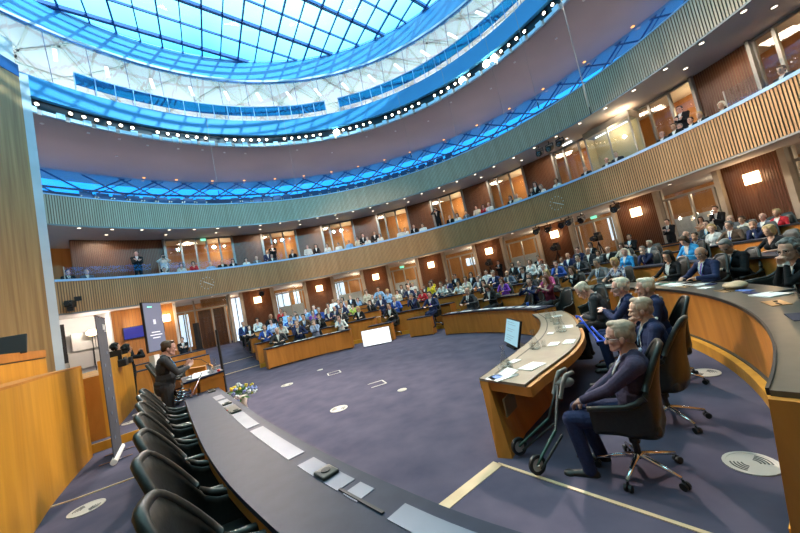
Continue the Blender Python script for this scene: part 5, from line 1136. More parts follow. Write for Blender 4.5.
POSES = dict(
 desk=dict(lean=.10,hands=((-.17,.40,.80),(.15,.42,.80)),pitch=.08), chin=dict(lean=.22,hands=((-.15,.38,.80),'chin'),pitch=.05), fold=dict(lean=-.02,hands=((.03,.20,.85),(-.03,.22,.82)),pitch=.0),
 read=dict(lean=.20,hands=((-.06,.36,.80),(.08,.36,.80)),pitch=.55), lap=dict(lean=-.04,hands=((-.07,.22,.63),(.07,.22,.63)),pitch=.02), clasp=dict(lean=.25,hands='clasp',pitch=.03),
 phone=dict(lean=.05,hands=((-.06,.36,1.02),(.06,.36,1.02)),pitch=.03), sfold=dict(lean=0.,hands=((.03,.20,.85),(-.03,.22,.82)),pitch=.05,stand=True), schin=dict(lean=.03,hands=((.03,.20,.84),'chin'),pitch=.05,stand=True),
 sphone=dict(lean=.0,hands=((-.05,.30,1.10),(.06,.30,1.10)),pitch=.0,stand=True))
BODY = {}; rp_l = random.Random(2)
def build_body(key, pose, sex='m', yaw=0., vox=.016, near=False, heavy=0., garment='suit', legs=None, twist=0.):
    if key in BODY: return BODY[key]
    ps = POSES[pose] if isinstance(pose,str) else pose; P = Prims(); lean = ps['lean']; st = ps.get('stand'); dz = .40 if st else 0.
    fem = sex == 'f'; w = .88 if fem else 1.; hv = 1+heavy
    Rt = RX(-lean)@RZ(twist); piv = V(0,0,.55); off = V(0,0,dz)
    T = lambda p: Rt@(np.array(p,float)-piv)+piv+off
    # pelvis and legs: skirted by the trousers
    P.ell(V(0,0,.56)+off,(.17*hv,.135,.12),2)
    lg = legs or (dict(k=((-.11,.44,.53),(.11,.44,.53)),a=((-.12,.42,.10),(.12,.42,.10))) if not st else dict(k=((-.09,.02,.50),(.09,.02,.50)),a=((-.10,-.01,.09),(.10,-.01,.09))))
    for i,s in enumerate((-1,1)):
        hp = V(s*.085,.02,.54)+off; k = np.array(lg['k'][i],float); a = np.array(lg['a'][i],float)
        P.cap(hp,k,.092*hv,.068 if not near else .076,2); P.cap(k,a,.064 if not near else .074,.048 if not near else .060,2)
        fd = k-hp; fd[2] = 0; fd = fd/np.linalg.norm(fd) if np.linalg.norm(fd) > .1 else V(0,1,0); fd = np.array(ps.get('foot',fd),float)
        P.ell(a+V(0,0,-.02),(.046,.055,.055),3); P.cap(a+fd*-.03+V(0,0,-.05), a+fd*.155+V(0,0,-.058), .046,.038,3); P.ell(a+fd*.17+V(0,0,-.055),(.05,.055,.034),3)
    P.M = Rt; P.t = piv+off-Rt@piv
    # torso
    P.ell((0,.015,.68),(.165*w*hv,.13*hv+.03*heavy,.17),1); P.ell((0,.0,.86),(.178*w*hv,.122*hv,.19),1); P.ell((0,-.02,.97),(.165*w,.10,.10),1)
    P.ell((0,.03+.08*heavy,.72),(.13*w*hv,.12*hv,.13),1)
    P.cap((-.145*w,-.015,1.005),(.145*w,-.015,1.005),.072,.072,1); P.cap((-.06,-.02,1.05),(.06,-.02,1.05),.055,.055,1)
    if fem:
        for s in (-1,1): P.ell((s*.075,.095,.88),(.07,.06,.07),1)
    P.ell((0,.0,.60),(.175*w*min(hv,1.08),.15*min(hv,1.08),.11),1)
    if st: P.ell((0,0,.53),(.178*w*min(hv,1.08),.145*min(hv,1.08),.17),1)
    P.cap((0,-.015,1.04),(0,.01,1.125),.056 if not fem else .046,.053 if not fem else .044,0)
    if garment in ('suit','jacket','shirt'):
        n = 10
        for i in range(n):
            a0 = 2*PI*i/n; a1 = 2*PI*(i+1)/n; rr = .060 if not fem else .054
            q = lambda a: (rr*math.cos(a), -.012+rr*math.sin(a), 1.082-.018*math.sin(a)-.01)
            P.cap(q(a0),q(a1),.012,.012,4)
        for s in (-1,1):
            P.cap((s*.066,-.02,1.085),(s*.060,.06,1.045),.014,.013,1); P.cap((s*.060,.062,1.045),(s*.035,.118,.93),.013,.011,1); P.cap((s*.035,.118,.93),(s*.004,.135,.80),.011,.008,1)
    sh = {}
    for i,s in enumerate((-1,1)): sh[i] = T((s*.188*w,-.01,1.0))
    P.M = np.eye(3); P.t = np.zeros(3)
    # head
    nk = T((0,.012,1.10)) if not ps.get('neck') else T((0,.045,1.07)); Rh = RX(-lean*.15)@RZ(yaw)@RX(-ps['pitch'])@RY(ps.get('tilt',0.))
    hs = ps.get('hs',(1.14 if ps.get('neck') else 1.08) if near else 1.05); P.M = Rh*hs; P.t = nk
    P.ell((0,-.004,.150),(.074,.092,.080),0); P.ell((0,.030,.095),(.060,.060,.082),0); P.ell((0,.040,.048),(.047,.048,.036),0); P.ell((0,.074,.028),.019,0)
    P.cap((0,.084,.120),(0,.106,.084),.008,.0125,0); 
    for s in (-1,1):
        P.ell((s*.012,.097,.080),(.009,.010,.008),0); P.cap((s*.012,.084,.131),(s*.044,.070,.130),.0115,.009,0); P.ell((s*.036,.066,.088),(.020,.018,.022),0); P.ell((s*.076,-.008,.105),(.011,.021,.032),0,RZ(s*.3))
        P.cap((s*.045,.03,.05),(s*.03,.06,.03),.016,.014,0)
    P.cap((-.018,.083,.056),(.018,.083,.056),.0072,.0072,0); P.cap((-.014,.082,.046),(.014,.082,.046),.0075,.0075,0)
    P.cap((0,-.02,.03),(0,-.01,-.03),.05,.052,0)
    P.M = np.eye(3); P.t = np.zeros(3)
    # arms
    hd = ps['hands']; rs = (.066 if near else .060) if not fem else .048
    slv = 1 if garment != 'dress' else 0
    for i,s in enumerate((-1,1)):
        S = sh[i]; nd = near
        if hd == 'clasp': H = nk+Rh@V(s*.028,.135,-.015); pole = V(s*.35,.2,-1.); fdir = None
        elif hd[i] == 'chin': H = nk+Rh@V(s*.035,.12,-.03); pole = V(s*.5,.3,-1.)
        else: H = np.array(hd[i],float)+off; pole = V(s*1.,-.35,-.7) if 'fold' not in str(pose) else V(s*.6,-.1,-1.)
        if ps.get('pole'): pole = np.array(ps['pole'][i],float)
        E,H = ik(S,H,.30 if not fem else .28,.265 if not fem else .25,pole)
        P.ell(S,(rs*1.08,rs*1.15,rs*1.1),1); P.cap(S,E,rs,rs*.80,slv or 1) ; fd = (H-E)/np.linalg.norm(H-E)
        if slv: P.cap(E,H-fd*.02,rs*.80,rs*.62,1); P.cap(H-fd*.02,H+fd*.004,.030,.030,4 if garment in('suit','jacket') else 1)
        else: P.cap(E,H,rs*.68,.026,0)
        if hd == 'clasp' or hd[i] == 'chin': hand(P,H,V(-s*.35,.05,1) if hd != 'clasp' else V(-s*.45,.15,1.),V(-s*.9,-.25 if hd != 'clasp' else .1,.1),s,near,.75)
        elif 'fold' in str(pose) : hand(P,H,fd,V(0,-1,0),s,near,.3)
        else: hand(P,H,fd*1.+V(-s*.12,0,0)+np.array(ps.get('hd',(0,0,0)),float),np.array(ps.get('hn',(0,-.1,-1)),float),s,near,ps.get('curl',.35))
    vs,fs = P.arrays(); me = remesh(vs,fs,vox,2)
    # material zones by nearest source shape
    n = len(me.vertices); co_ = np.empty(n*3); me.vertices.foreach_get('co',co_); co_ = co_.reshape(-1,3)
    D,Tg = P.dist(co_); tg = np.array(Tg); order = np.argsort(D,axis=0)[:1]; vt = tg[order[0]]
    nf = len(me.polygons); cen = np.empty(nf*3); me.polygons.foreach_get('center',cen); cen = cen.reshape(-1,3); nr = np.empty(nf*3); me.polygons.foreach_get('normal',nr); nr = nr.reshape(-1,3)
    D2,_ = P.dist(cen); ft = tg[np.argmin(D2,axis=0)]
    loc = (cen-(piv+off))@Rt+piv; ln = nr@Rt
    tor = (ft == 1) & (ln[:,1] > .15) & (np.abs(loc[:,0]) < .12) & (loc[:,1] > .02)
    x = np.abs(loc[:,0]); z = loc[:,2]
    if garment in ('suit','jacket'): shirt = tor & (z > .78) & (z < 1.07) & (x < .004+(z-.78)/.28*.058)
    elif fem: shirt = tor & (z > .93) & (x < (z-.93)*.55)
    else: shirt = tor & (z > 1.02) & (x < (z-1.02)*.5)
    me.materials.clear()
    for _ in range(5): me.materials.append(M['black'])
    me.polygons.foreach_set('material_index', ft.astype(np.int32)); me.polygons.foreach_set('use_smooth',[True]*nf); me.update(); me.name = 'body'
    def patch(mask, name, offs):
        idx = np.nonzero(mask)[0]
        if len(idx) < 6: return None
        b = bmesh.new(); b.from_mesh(me); b.faces.ensure_lookup_table(); keep = set(idx.tolist())
        bmesh.ops.delete(b, geom=[f for f in b.faces if f.index not in keep], context='FACES')
        # keep the largest island
        seen = set(); best = []
        for f in b.faces:
            if f in seen: continue
            st_ = [f]; comp = []; seen.add(f)
            while st_:
                g = st_.pop(); comp.append(g)
                for e in g.edges:
                    for h in e.link_faces:
                        if h not in seen: seen.add(h); st_.append(h)
            if len(comp) > len(best): best = comp
        bs = set(best); bmesh.ops.delete(b, geom=[f for f in b.faces if f not in bs], context='FACES')
        b.normal_update()
        mv = [(v, v.normal.copy()) for v in b.verts]
        for v,nn in mv: v.co += nn*offs
        r = bmesh.ops.solidify(b, geom=b.faces[:], thickness=-.003 if offs > .002 else -.002)
        for f in b.faces: f.material_index = 0; f.smooth = True
        m2 = bpy.data.meshes.new(name); b.to_mesh(m2); b.free(); m2.materials.clear(); m2.materials.append(M['white']); return m2
    s_me = patch(shirt,'shirt',.0025); t_me = None
    if garment == 'suit': t_me = patch(tor & (z > .79) & (z < 1.055) & (x < .010+.012*np.clip((1.03-z)/.2,0,1)),'tie',.007)
    Rh = Rh*hs; hc = nk+Rh@V(0,.025,.112)
    hm = Matrix(((*Rh[0],nk[0]),(*Rh[1],nk[1]),(*Rh[2],nk[2]),(0,0,0,1)))
    TT = lambda p: tuple(Rt@(np.array(p,float)-piv)+piv+off)
    lb = bmesh.new(); zf = .86
    for s in (-1,1): tube(lb,[TT((s*.052,-.03,1.095)),TT((s*.062,.045,1.06)),TT((s*.052,.115,.97)),TT((s*.028,.150+.08*heavy,.88)),TT((0,.158+.10*heavy,.82))],.0055 if near else .007,5)
    lanyard = bpy.data.meshes.new('lanyard'); lb.to_mesh(lanyard); lb.free(); lanyard.materials.append(M['white'])
    BODY[key] = dict(lanyard=lanyard, body=me, shirt=s_me, tie=t_me, hm=hm, hc=hc); return BODY[key]
HM = {}
def hair_mesh(style, near=False):
    k = (style,near)
    if k in HM: return HM[k]
    P = Prims(); R = random.Random(5)
    if style == 'bald':
        for s in (-1,1): P.ell((s*.069,-.030,.125),(.013,.042,.036),0); P.cap((s*.066,-.03,.11),(s*.03,-.088,.10),.018,.02,0)
        P.ell((0,-.078,.105),(.058,.026,.042),0)
    else:
        P.ell((0,-.026,.180),(.079,.091,.066),0); P.ell((0,-.060,.125),(.067,.046,.070),0)
        for s in (-1,1): P.ell((s*.066,-.022,.148),(.018,.056,.048),0)
        P.ell((.008,.025,.222),(.052,.045,.024),0)
        if style in ('bob','long'):
            for s in (-1,1): P.ell((s*.074,-.008,.115),(.022,.060,.080),0); P.ell((s*.072,.01,.17),(.02,.05,.05),0); P.cap((s*.076,.01,.12),(s*.070,-.005,.035),.024,.022,0)
            P.ell((0,-.062,.10),(.082,.050,.095),0); P.ell((0,-.02,.185),(.088,.098,.068),0)
        if style == 'long':
            for s in (-1,1): P.cap((s*.072,-.03,.08),(s*.085,-.015,-.09),.034,.024,0)
            P.cap((0,-.075,.08),(0,-.095,-.13),.070,.05,0); P.ell((0,-.09,-.08),(.09,.035,.12),0)
        if style == 'curly':
            for i in range(60):
                a = R.uniform(0,2*PI); e = R.uniform(-.35,1.5); d = V(math.cos(a)*math.cos(e),math.sin(a)*math.cos(e),math.sin(e))
                if d[1] > .35 and e < .75: continue
                P.ell(V(0,-.015,.155)+d*V(.088,.098,.085),R.uniform(.018,.028),0)
            for s in (-1,1): P.cap((s*.08,-.02,.14),(s*.078,-.02,.07),.03,.026,0)
    vs,fs = P.arrays(); me = remesh(vs,fs,.006 if near else .009,2); me.materials.clear(); me.materials.append(M['black']); me.name = 'hair'; HM[k] = me
    return me
def glasses_me(metal):
    bm = bmesh.new()
    for s in (-1,1):
        pts = [(s*.034+.024*math.cos(a),.096-.006*abs(math.cos(a)),.115+.018*math.sin(a)) for a in np.linspace(0,2*PI,15)]; tube(bm,pts,.0020,5); tube(bm,[(s*.057,.090,.118),(s*.078,.04,.118),(s*.080,-.01,.112)],.0018,5)
    tube(bm,[(-.010,.098,.118),(.010,.098,.118)],.0020,5); me = bpy.data.meshes.new('glasses'); bm.to_mesh(me); bm.free(); me.materials.append(M['gl_metal' if metal else 'gl_frame']); return me
GM = {}
def headphone_me():
    bm = bmesh.new(); tube(bm,[(.088*math.cos(a),-.015,.12+.115*math.sin(a)) for a in np.linspace(.05,PI-.05,13)],.008,6)
    for s in (-1,1): sph(bm,(s*.09,-.01,.105),(.018,.034,.038),10)
    me = bpy.data.meshes.new('headphones'); bm.to_mesh(me); bm.free(); me.materials.append(M['black']); return me
def eye_me():
    b = bmesh.new(); sph(b,(0,0,0),(.0135,.006,.0082),8); me = bpy.data.meshes.new('eye'); b.to_mesh(me); b.free(); me.materials.append(M['eye']); return me
EYE = eye_me()
b = bmesh.new(); bx(b,(0,0,0),(.032,.007,.007)); BROW = bpy.data.meshes.new('eyebrow'); b.to_mesh(BROW); b.free(); BROW.materials.append(M['eye'])
def setm(o, mats):
    for i,m in enumerate(mats): o.material_slots[i].link = 'OBJECT'; o.material_slots[i].material = m
def person(B, loc, rz, label, scale, top, bottom, hair, hcol, skin='a', shirt='white', tie=None, glasses=None, phones=False, eyes=False, group=None, near=False, cat='person'):
    t = thing('person', label, cat, loc, rz, group); t.scale = (scale,)*3
    sk = cmat('skin',skin)
    b = bpy.data.objects.new('body', B['body']); C.objects.link(b); b.parent = t; setm(b, [sk, cmat('cloth',top), cmat('cloth',bottom), M['black'], sk if shirt == 'skin' else cmat('cloth',shirt)])
    if B['shirt'] and shirt: o = bpy.data.objects.new('shirt_front', B['shirt']); C.objects.link(o); o.parent = t; setm(o,[cmat('cloth',shirt) if shirt != 'skin' else sk])
    if B['tie'] and tie: o = bpy.data.objects.new('necktie', B['tie']); C.objects.link(o); o.parent = t; setm(o,[cmat('cloth',tie)])
    if eyes and (near or rp_l.random() < .5): o = bpy.data.objects.new('lanyard', B['lanyard']); C.objects.link(o); o.parent = t; setm(o,[cmat('cloth', rp_l.choice(['cyan','white','lightblue']))])
    def hp(nm, me, m=None, mtx=None, sc_=None):
        o = bpy.data.objects.new(nm, me); C.objects.link(o); o.parent = t; o.matrix_local = B['hm'] @ (mtx or Matrix.Identity(4))
        if m: setm(o,[m])
        return o
    if hair: hp('hair', hair_mesh(hair,near), cmat('hair',hcol))
    if glasses: 
        if glasses not in GM: GM[glasses] = glasses_me(glasses == 'metal')
        hp('glasses', GM[glasses])
    if phones:
        if 'h' not in GM: GM['h'] = headphone_me()
        hp('headphones', GM['h'])
    if eyes:
        for s in (-1,1):
            hp('eye', EYE, None, Matrix.Translation((s*.031,.0835,.1155)))
            hp('eyebrow', BROW, cmat('hair', hcol if hair else 'grey'), Matrix.Translation((s*.031,.0925,.1345)) @ Matrix.Rotation(s*-.5,4,'Z'))
    return t
def place(B, head, rz, sc_=1.):
    h = B['hc']; c,s = math.cos(rz),math.sin(rz); x = h[0]*c-h[1]*s; y = h[0]*s+h[1]*c
    return (head[0]-x*sc_, head[1]-y*sc_, head[2]-h[2]*sc_)
SPK = Vector((-1.77,-2.43))
# low-detail chair for the audience and delegates
cl0 = make_chair('office_chair','', 'leather', 1.06, 0); first_chair = True
cd0 = make_chair('office_chair','', 'leather', 1.12, 2)
CHAIRS = []
def chair_for(loc, rz, label, detail=False, zfloor=None, back=.03, group=None):
    global first_chair
    src = cd0 if detail else cl0
    z = loc[2] if zfloor is None else zfloor
    p = (loc[0]+math.sin(rz)*back, loc[1]-math.cos(rz)*back, z)
    return dup(src, p, rz, label, group)
HN = dict(grey='grey',white='white',brown='brown',dark='dark',blonde='blonde',auburn='auburn',black='black',red='red')
CN = dict(lightblue='light blue',paleblue='pale blue',palegrey='pale grey',pattern='patterned',charcoal='charcoal',slate='slate blue',cyan='turquoise')
PH = dict(desk='',chin='hand at chin',fold='arms folded',read='head lowered',lap='',clasp='hands clasped',phone='holding a phone',sfold='standing',schin='standing, hand at chin',sphone='standing')
def block(az): return 'left' if az < 0 else ('middle' if az < 36 else 'right')
ROWN = dict(B='front',C='second',D='third',E='fourth',F='fifth',W='rear',WS='rear wall',L1='',L2='',Y='',YS='',S1='')
cnt = {}; NY = sum(1 for q in PEOPLE if q[0] in ('Y','YS'))
order = sorted(range(len(PEOPLE)), key=lambda i: PEOPLE[i][1])
rank = {}
for i in order:
    q = PEOPLE[i]; k = ('Y',) if q[0] in ('Y','YS') else (q[0], block(q[1])); cnt[k] = cnt.get(k,0)+1; rank[i] = cnt[k]-1
rp = random.Random(11)
for i,(row,az,R,z,fz,sex,hair,hcol,gar,top,pose,ex) in enumerate(PEOPLE):
    near = 'near' in ex; base = pol(az,R)
    rz0 = -R_(az)+PI    # facing the centre
    dv = SPK-Vector((base.x,base.y)); ang = math.atan2(-dv.x,dv.y); df = (ang-rz0+PI)%(2*PI)-PI
    if row in ('Y','YS'): df = df*.6
    bt = max(-.45,min(.45,df*.55)); hy = df-bt; hyq = max(-2,min(2,round((hy+rp.uniform(-.2,.2))/.35)))*.35
    if pose == 'read': hyq = 0.
    if near: hyq = max(-.3,min(.6,hy+.25))
    g = 'suit' if gar == 'suit' else ('jacket' if gar == 'jacket' else ('shirt' if gar == 'shirt' else ('dress' if gar == 'dress' else 'blouse')))
    vox = .0085 if near else (.013 if row in 'BCDL1L2' and R < 10.5 and az > 36 else .017)
    yl = dict(k=((-.10,.36,.53),(.10,.36,.53)),a=((-.11,.16,.10),(.11,.16,.10))) if row == 'Y' else None
    key = (pose,sex,hyq,g,vox,row == 'Y') if not near else i
    B = build_body(key, pose, sex, hyq, vox, near, garment=g, legs=yl)
    rz = rz0+bt; sc_ = (z-fz)/B['hc'][2]; sc_ = max(.90,min(1.13,sc_)) if not near else max(.92,min(1.06,sc_))
    loc = place(B, (base.x,base.y,z), rz, sc_)
    if pose == 'clasp' and near: pass
    noun = 'man' if sex == 'm' else 'woman'; hn = {'bald':'balding','short':HN[hcol]+'-haired','bob':HN[hcol]+'-haired','long':'long '+HN[hcol]+'-haired','curly':'curly '+HN[hcol]+'-haired'}[hair]
    gn = {'suit':'suit','jacket':'jacket','shirt':'shirt','blouse':'top','dress':'dress'}[gar]
    core = '%s %s in %s %s' % (hn, noun, CN.get(top,top), gn)
    if row in ('Y','YS'): lab = '%s, %s%s from %s on the lower balcony' % (core, 'standing, ' if row == 'YS' else '', ORD[rank[i] if rank[i] < 29 else NY-1-rank[i]], 'left' if rank[i] < 29 else 'right')
    elif row == 'L1': lab = core+', at the single desk behind the white screen'
    elif row == 'L2': lab = core+', at the single desk in the open floor'
    elif row == 'S1': lab = core+' standing at the left door in a glass pane'
    elif row == 'WS': lab = core+', standing by the rear wall, %s from left, %s block' % (ORD[rank[i]], block(az))
    else: lab = core+', %s from left, %s row, %s block' % (ORD[rank[i]], ROWN[row], block(az))
    eyes = row not in ('Y','YS','S1') or (az > 58 and row[0] == 'Y')
    sh = 'white' if g in ('suit','jacket') else ('skin')
    if gar == 'shirt': sh = top
    bot = 'black' if rp.random() < .4 else ('charcoal' if gar != 'suit' else top)
    tie = {'navy':'purple','grey':'cream' if row == 'B' else 'navy','black':'slate','charcoal':'navy','brown':'blue','blue':'navy'}.get(top,'navy') if (g == 'suit' and ('tie' in ex or rp.random() < .25)) else None
    person(B, loc, rz, lab, sc_, top, bot, hair, hcol, rp.choice('aabbcd'), sh, tie, 'dark' if 'glasses' in ex else ('metal' if (eyes and sex=='m' and rp.random()<.15) else None), 'headphones' in ex, eyes, None, near)
    if pose == 'phone' or (pose == 'sphone'):
        hp_ = np.array(POSES[pose]['hands'][0],float)+np.array([.06,.12,.03+(.40 if pose == 'sphone' else 0)]); c,s = math.cos(rz),math.sin(rz)
        q = (loc[0]+(hp_[0]*c-hp_[1]*s)*sc_, loc[1]+(hp_[0]*s+hp_[1]*c)*sc_, loc[2]+hp_[2]*sc_)
        tag(obj('mobile_phone' if pose == 'phone' else 'photo_camera', BX((0,0,0),(.14,.012,.075) if pose == 'phone' else (.14,.09,.10),rz,bev=.004), M['black'], loc=q), 'black %s held up by the %s' % ('phone' if pose == 'phone' else 'camera', core), 'phone' if pose == 'phone' else 'camera')
    if row not in ('Y','YS','WS','S1','W'):
        chair_for(loc, rz, 'black leather chair of the %s' % lab.replace(', ',' ',1) if len(lab.split()) < 12 else 'black chair of the '+lab.replace(core, '%s-clad %s' % (CN.get(top,top), noun)).replace(' from left',' '), near or (row in ('L1','L2')), None, -.07 if near else .03)
print('bodies', len(BODY))
# ------------------------------------------------------------------ the elderly men at the government desk, and the speaker
def hero(label, head, fdir, pose, scale=1., top='navy', bottom='charcoal', hair='short', hcol='silver', skin='b', tie=None, glasses=None, yaw=0., heavy=.0, shirt='white', legs=None, chair=None, garment='suit', chrz=None, chz=0., vox=.006, cback=.03, twist=0.):
    B = build_body(label, pose, 'm', yaw, vox, True, heavy, garment, legs, twist); rz = face(*fdir); loc = place(B, head, rz, scale)
    t = person(B, loc, rz, label, scale, top, bottom, hair, hcol, skin, shirt, tie, glasses, False, True, None, True)
    if chair: chair_for(loc, rz if chrz is None else chrz, chair, True, chz, cback)
    print('hero', label[:30], [round(x,2) for x in loc]); return t, loc, rz
hero('elderly man in purple-navy jacket and blue trousers, nearest, seated in profile with metal glasses', (4.22,-5.13,1.19), (-.84,.54),
 dict(neck=1,lean=-.08,hands=((-.10,.47,.65),(.04,.38,.67)),pitch=.06,hn=(0,-.2,-1),curl=.45), 1.03, 'plum','navy','short','silver','d',None,'metal',0.,.12,'paleblue',dict(k=((-.12,.54,.52),(.12,.50,.52)),a=((-.15,.48,.10),(.13,.40,.10))),'black leather swivel chair holding the nearest elderly man, chrome base in view', cback=-.10)
hero('grey-haired man in dark navy jacket with hand at mouth, second behind the nearest man', (4.97,-4.39,1.235), (-.88,.47),
 dict(neck=1,lean=.02,hands=((-.10,.30,.64),'chin'),pitch=.06), 1.0, 'navy','charcoal','short','silver','b',None,None,-.15,.1,'white',None,'tall black leather chair of the second elderly man, back to the aisle', chrz=face(-.60,.80), cback=-.06)
hero('balding white-haired man in navy suit, third of the elderly men, seen between two chairs', (5.79,-3.39,1.32), (-.90,.43),
 dict(neck=1,lean=-.02,hands=((-.08,.26,.64),(.08,.26,.64)),pitch=.02), 1.04, 'navy','charcoal','short','white','d',None,None,0.,.1,'white',None,'black leather chair behind the third elderly man')
hero('white-haired man in navy suit, hands clasped before him, fourth elderly man', (5.67,-3.04,1.36), (-.85,.53),
 dict(neck=1,lean=.04,hands=((-.02,.34,.90),(.04,.33,.88)),pitch=-.02), 1.06, 'navy','navy','short','white','d','purple','metal',0.,.05,'white',None,'black leather chair of the fourth elderly man')
hero('white-haired man in black suit with lowered head, farthest of the elderly men', (5.51,-2.29,1.33), (-.80,.60),
 dict(neck=1,lean=.30,hands=((-.10,.34,.72),(.08,.36,.70)),pitch=.55), 1.04, 'charcoal','charcoal','short','white','d','blue','dark',0.,.12,'white',None,'black leather chair of the man with lowered head')
hero('man in dark grey suit standing and speaking at the lectern with both hands raised', (-1.90,-2.28,1.84), (.80,.60),
 dict(neck=1,lean=.12,hands=((-.10,.34,.80),(.05,.38,.78)),pitch=.20,stand=True,hn=(0,.2,1),hd=(0,0,.55),curl=.3), .985, 'charcoal','charcoal','short','brown','d',None,None,0.,.16,'white')
# operators half hidden behind the far bench, with headsets
for i,(h_,l) in enumerate([((-6.12,1.36,2.08),'dark-haired operator with headset crouched behind the far stage bench, left one'),((-5.82,1.37,1.98),'dark-haired operator with headset behind the far stage bench, right one')]):
    B = build_body(('op',i),'sphone','m',.3*i,.013,False,garment='blouse'); person(B, place(B,h_,face(.6,.8),1.08), face(.6,.8), l, 1.08, 'black','black','curly','black','c','black',None,None,True)
# the empty chairs seen among the front rows
for az_,R,zf,rz_,l in [(80.5,6.75,0.,.2,'empty black chair right of the woman in maroon'),(66.,6.8,0.,-.2,'empty black chair left of the man with the phone'),(88.,7.1,0.,.4,'empty black chair beyond the man with lowered head'),(109.8,8.75,.32,.1,'empty black chair behind the kraft bag'),(59.,10.2,.56,.3,'empty grey-black chair in the right third row, left one'),(86.5,10.1,.56,-.2,'empty black chair in the right third row beside the turquoise jacket')]:
    dup(cd0, pol(az_,R,zf), -R_(az_)+PI+rz_, l)
bpy.data.objects.remove(cl0) if False else None
def kill(r):
    for c in list(r.children_recursive): bpy.data.objects.remove(c)
    bpy.data.objects.remove(r)
kill(cl0); kill(cd0)
# blue crutch handles lying against the desk; walker folded under the desk
t = thing('crutch', 'bright blue plastic crutch leaning at the far end of the curved desk', 'crutch', (4.76,-3.60,.84), 0); t.scale = (.72,)*3
obj('shaft', tube(bmesh.new(),[(.06,-.20,-.04),(.02,-.02,.20),(-.03,.10,.42)],.018,8), M['bluefoam'], t); obj('handle', tube(bmesh.new(),[(.0,.04,.30),(-.09,.0,.32)],.016,8), M['bluefoam'], t)
obj('arm_cuff', tube(bmesh.new(),[(-.03,.10,.42),(-.09,.10,.45),(-.11,.06,.42)],.015,8), M['bluefoam'], t)
t = thing('crutch', 'second bright blue crutch, nearer and lower, by the lap of the man in navy', 'crutch', (4.82,-3.74,.74), 0); t.scale = (.8,)*3
obj('shaft', tube(bmesh.new(),[(.06,-.18,.06),(.0,-.02,.20),(-.04,.08,.34)],.018,8), M['bluefoam'], t); obj('handle', tube(bmesh.new(),[(.02,-.1,.12),(-.10,-.08,.12)],.016,8), M['bluefoam'], t)
t = thing('wheeled_walker', 'folded wheeled walker with grey grips and dark wheels under the desk end', 'walker', (3.4,-4.7,0), 0)
W1 = Vector((-.11,.21,.11)); W2 = Vector((-.07,-.18,.11)); ax = Vector((.30,-.95,0)).normalized()
for w_ in (W1,W2):
    q = ax.to_track_quat('Z','Y').to_matrix().to_4x4(); b = ringprism(rect(.06,.09,-.014,.014),0,360,12); w = obj('wheel', b, M['black'], t); w.matrix_basis = Matrix.Translation(w_) @ q
    obj('wheel_disc', ringprism(rect(.015,.061,-.006,.006),0,360,12), M['grille'], w)
U1 = Vector((.22,.06,.40)); U2 = Vector((.17,-.20,.40))
for a_,b_ in ((W1,U1),(W2,U2)):
    obj('frame_tube', tube(bmesh.new(),[a_,b_],.014,8), M['darkgreen'], t); obj('frame_tube', tube(bmesh.new(),[a_+Vector((.03,0,-.05)),b_+Vector((.05,0,-.06))],.012,8), M['black'], t)
    obj('frame_tube', tube(bmesh.new(),[b_,b_.lerp(Vector((.34,-.10,.80)),.9)],.012,8), M['black'], t)
for dy in (0,.14): obj('grip', tube(bmesh.new(),[(.30,-.16+dy,.66),(.35,-.18+dy,.80),(.40,-.16+dy,.86),(.49,-.13+dy,.87)],[.018,.022,.024,.022],8), M['gripgrey'], t)
b = bmesh.new(); sph(b,(.42,-.04,.76),(.10,.08,.05),12); smooth(obj('grey_bag', b, M['gripgrey'], t))
# rear broadcast cameras on tripods
for i,(az_,R,l) in enumerate([(32.0,15.4,'large television camera on a tripod below a wall lamp, in front of the dark operator'),(47.5,15.4,'television camera on a pedestal between two wood panels'),(56.,15.2,'television camera rig by the rear right door')]):
    p = pol(az_,R,.98); t = thing('television_camera', l, 'camera', p, -R_(az_)+PI)
    obj('camera_body', BX((0,0,1.62),(.28,.55,.3),bev=.02), M['lampbody'], t); b = bmesh.new(); cyl(b,(0,.25,1.62),(0,.6,1.62),.09,.11,12); obj('lens', b, M['black'], t); obj('viewfinder', BX((.05,-.2,1.84),(.26,.2,.16)), M['black'], t)
    for k in range(3): a = k*2*PI/3; obj('tripod_leg', tube(bmesh.new(),[(0,0,1.42),(.45*math.cos(a),.45*math.sin(a),.02)],.022,6), M['black'], t)
    obj('pan_bar', tube(bmesh.new(),[(.1,-.1,1.5),(.22,-.6,1.4)],.012,6), M['black'], t)
# ------------------------------------------------------------------ light
w = bpy.data.worlds.new('sky'); sc.world = w; w.use_nodes = True; nt = w.node_tree; N = nt.nodes; L = nt.links; bg = N['Background']
tc = N.new('ShaderNodeTexCoord'); sp = N.new('ShaderNodeSeparateXYZ'); cr = N.new('ShaderNodeValToRGB'); nz = N.new('ShaderNodeTexNoise'); nz.inputs['Scale'].default_value = 2.2; nz.inputs['Detail'].default_value = 3
ad = N.new('ShaderNodeMath'); ad.operation = 'MULTIPLY_ADD'; ad.inputs[1].default_value = .22; sb = N.new('ShaderNodeMath'); sb.operation = 'SUBTRACT'; sb.inputs[1].default_value = .11
L.new(tc.outputs['Generated'], sp.inputs[0]); L.new(tc.outputs['Generated'], nz.inputs['Vector']); L.new(nz.outputs['Fac'], ad.inputs[0]); L.new(sp.outputs['Z'], ad.inputs[2]); L.new(ad.outputs[0], sb.inputs[0]); L.new(sb.outputs[0], cr.inputs[0])
e = cr.color_ramp.elements; e[0].position = .0; e[0].color = (.006,.11,.29,1); e[1].position = .9; e[1].color = (.30,.47,.45,1)
for p_,c_ in ((.35,(.006,.13,.32,1)),(.60,(.008,.18,.33,1)),(.72,(.13,.37,.41,1))): x = e.new(p_); x.color = c_
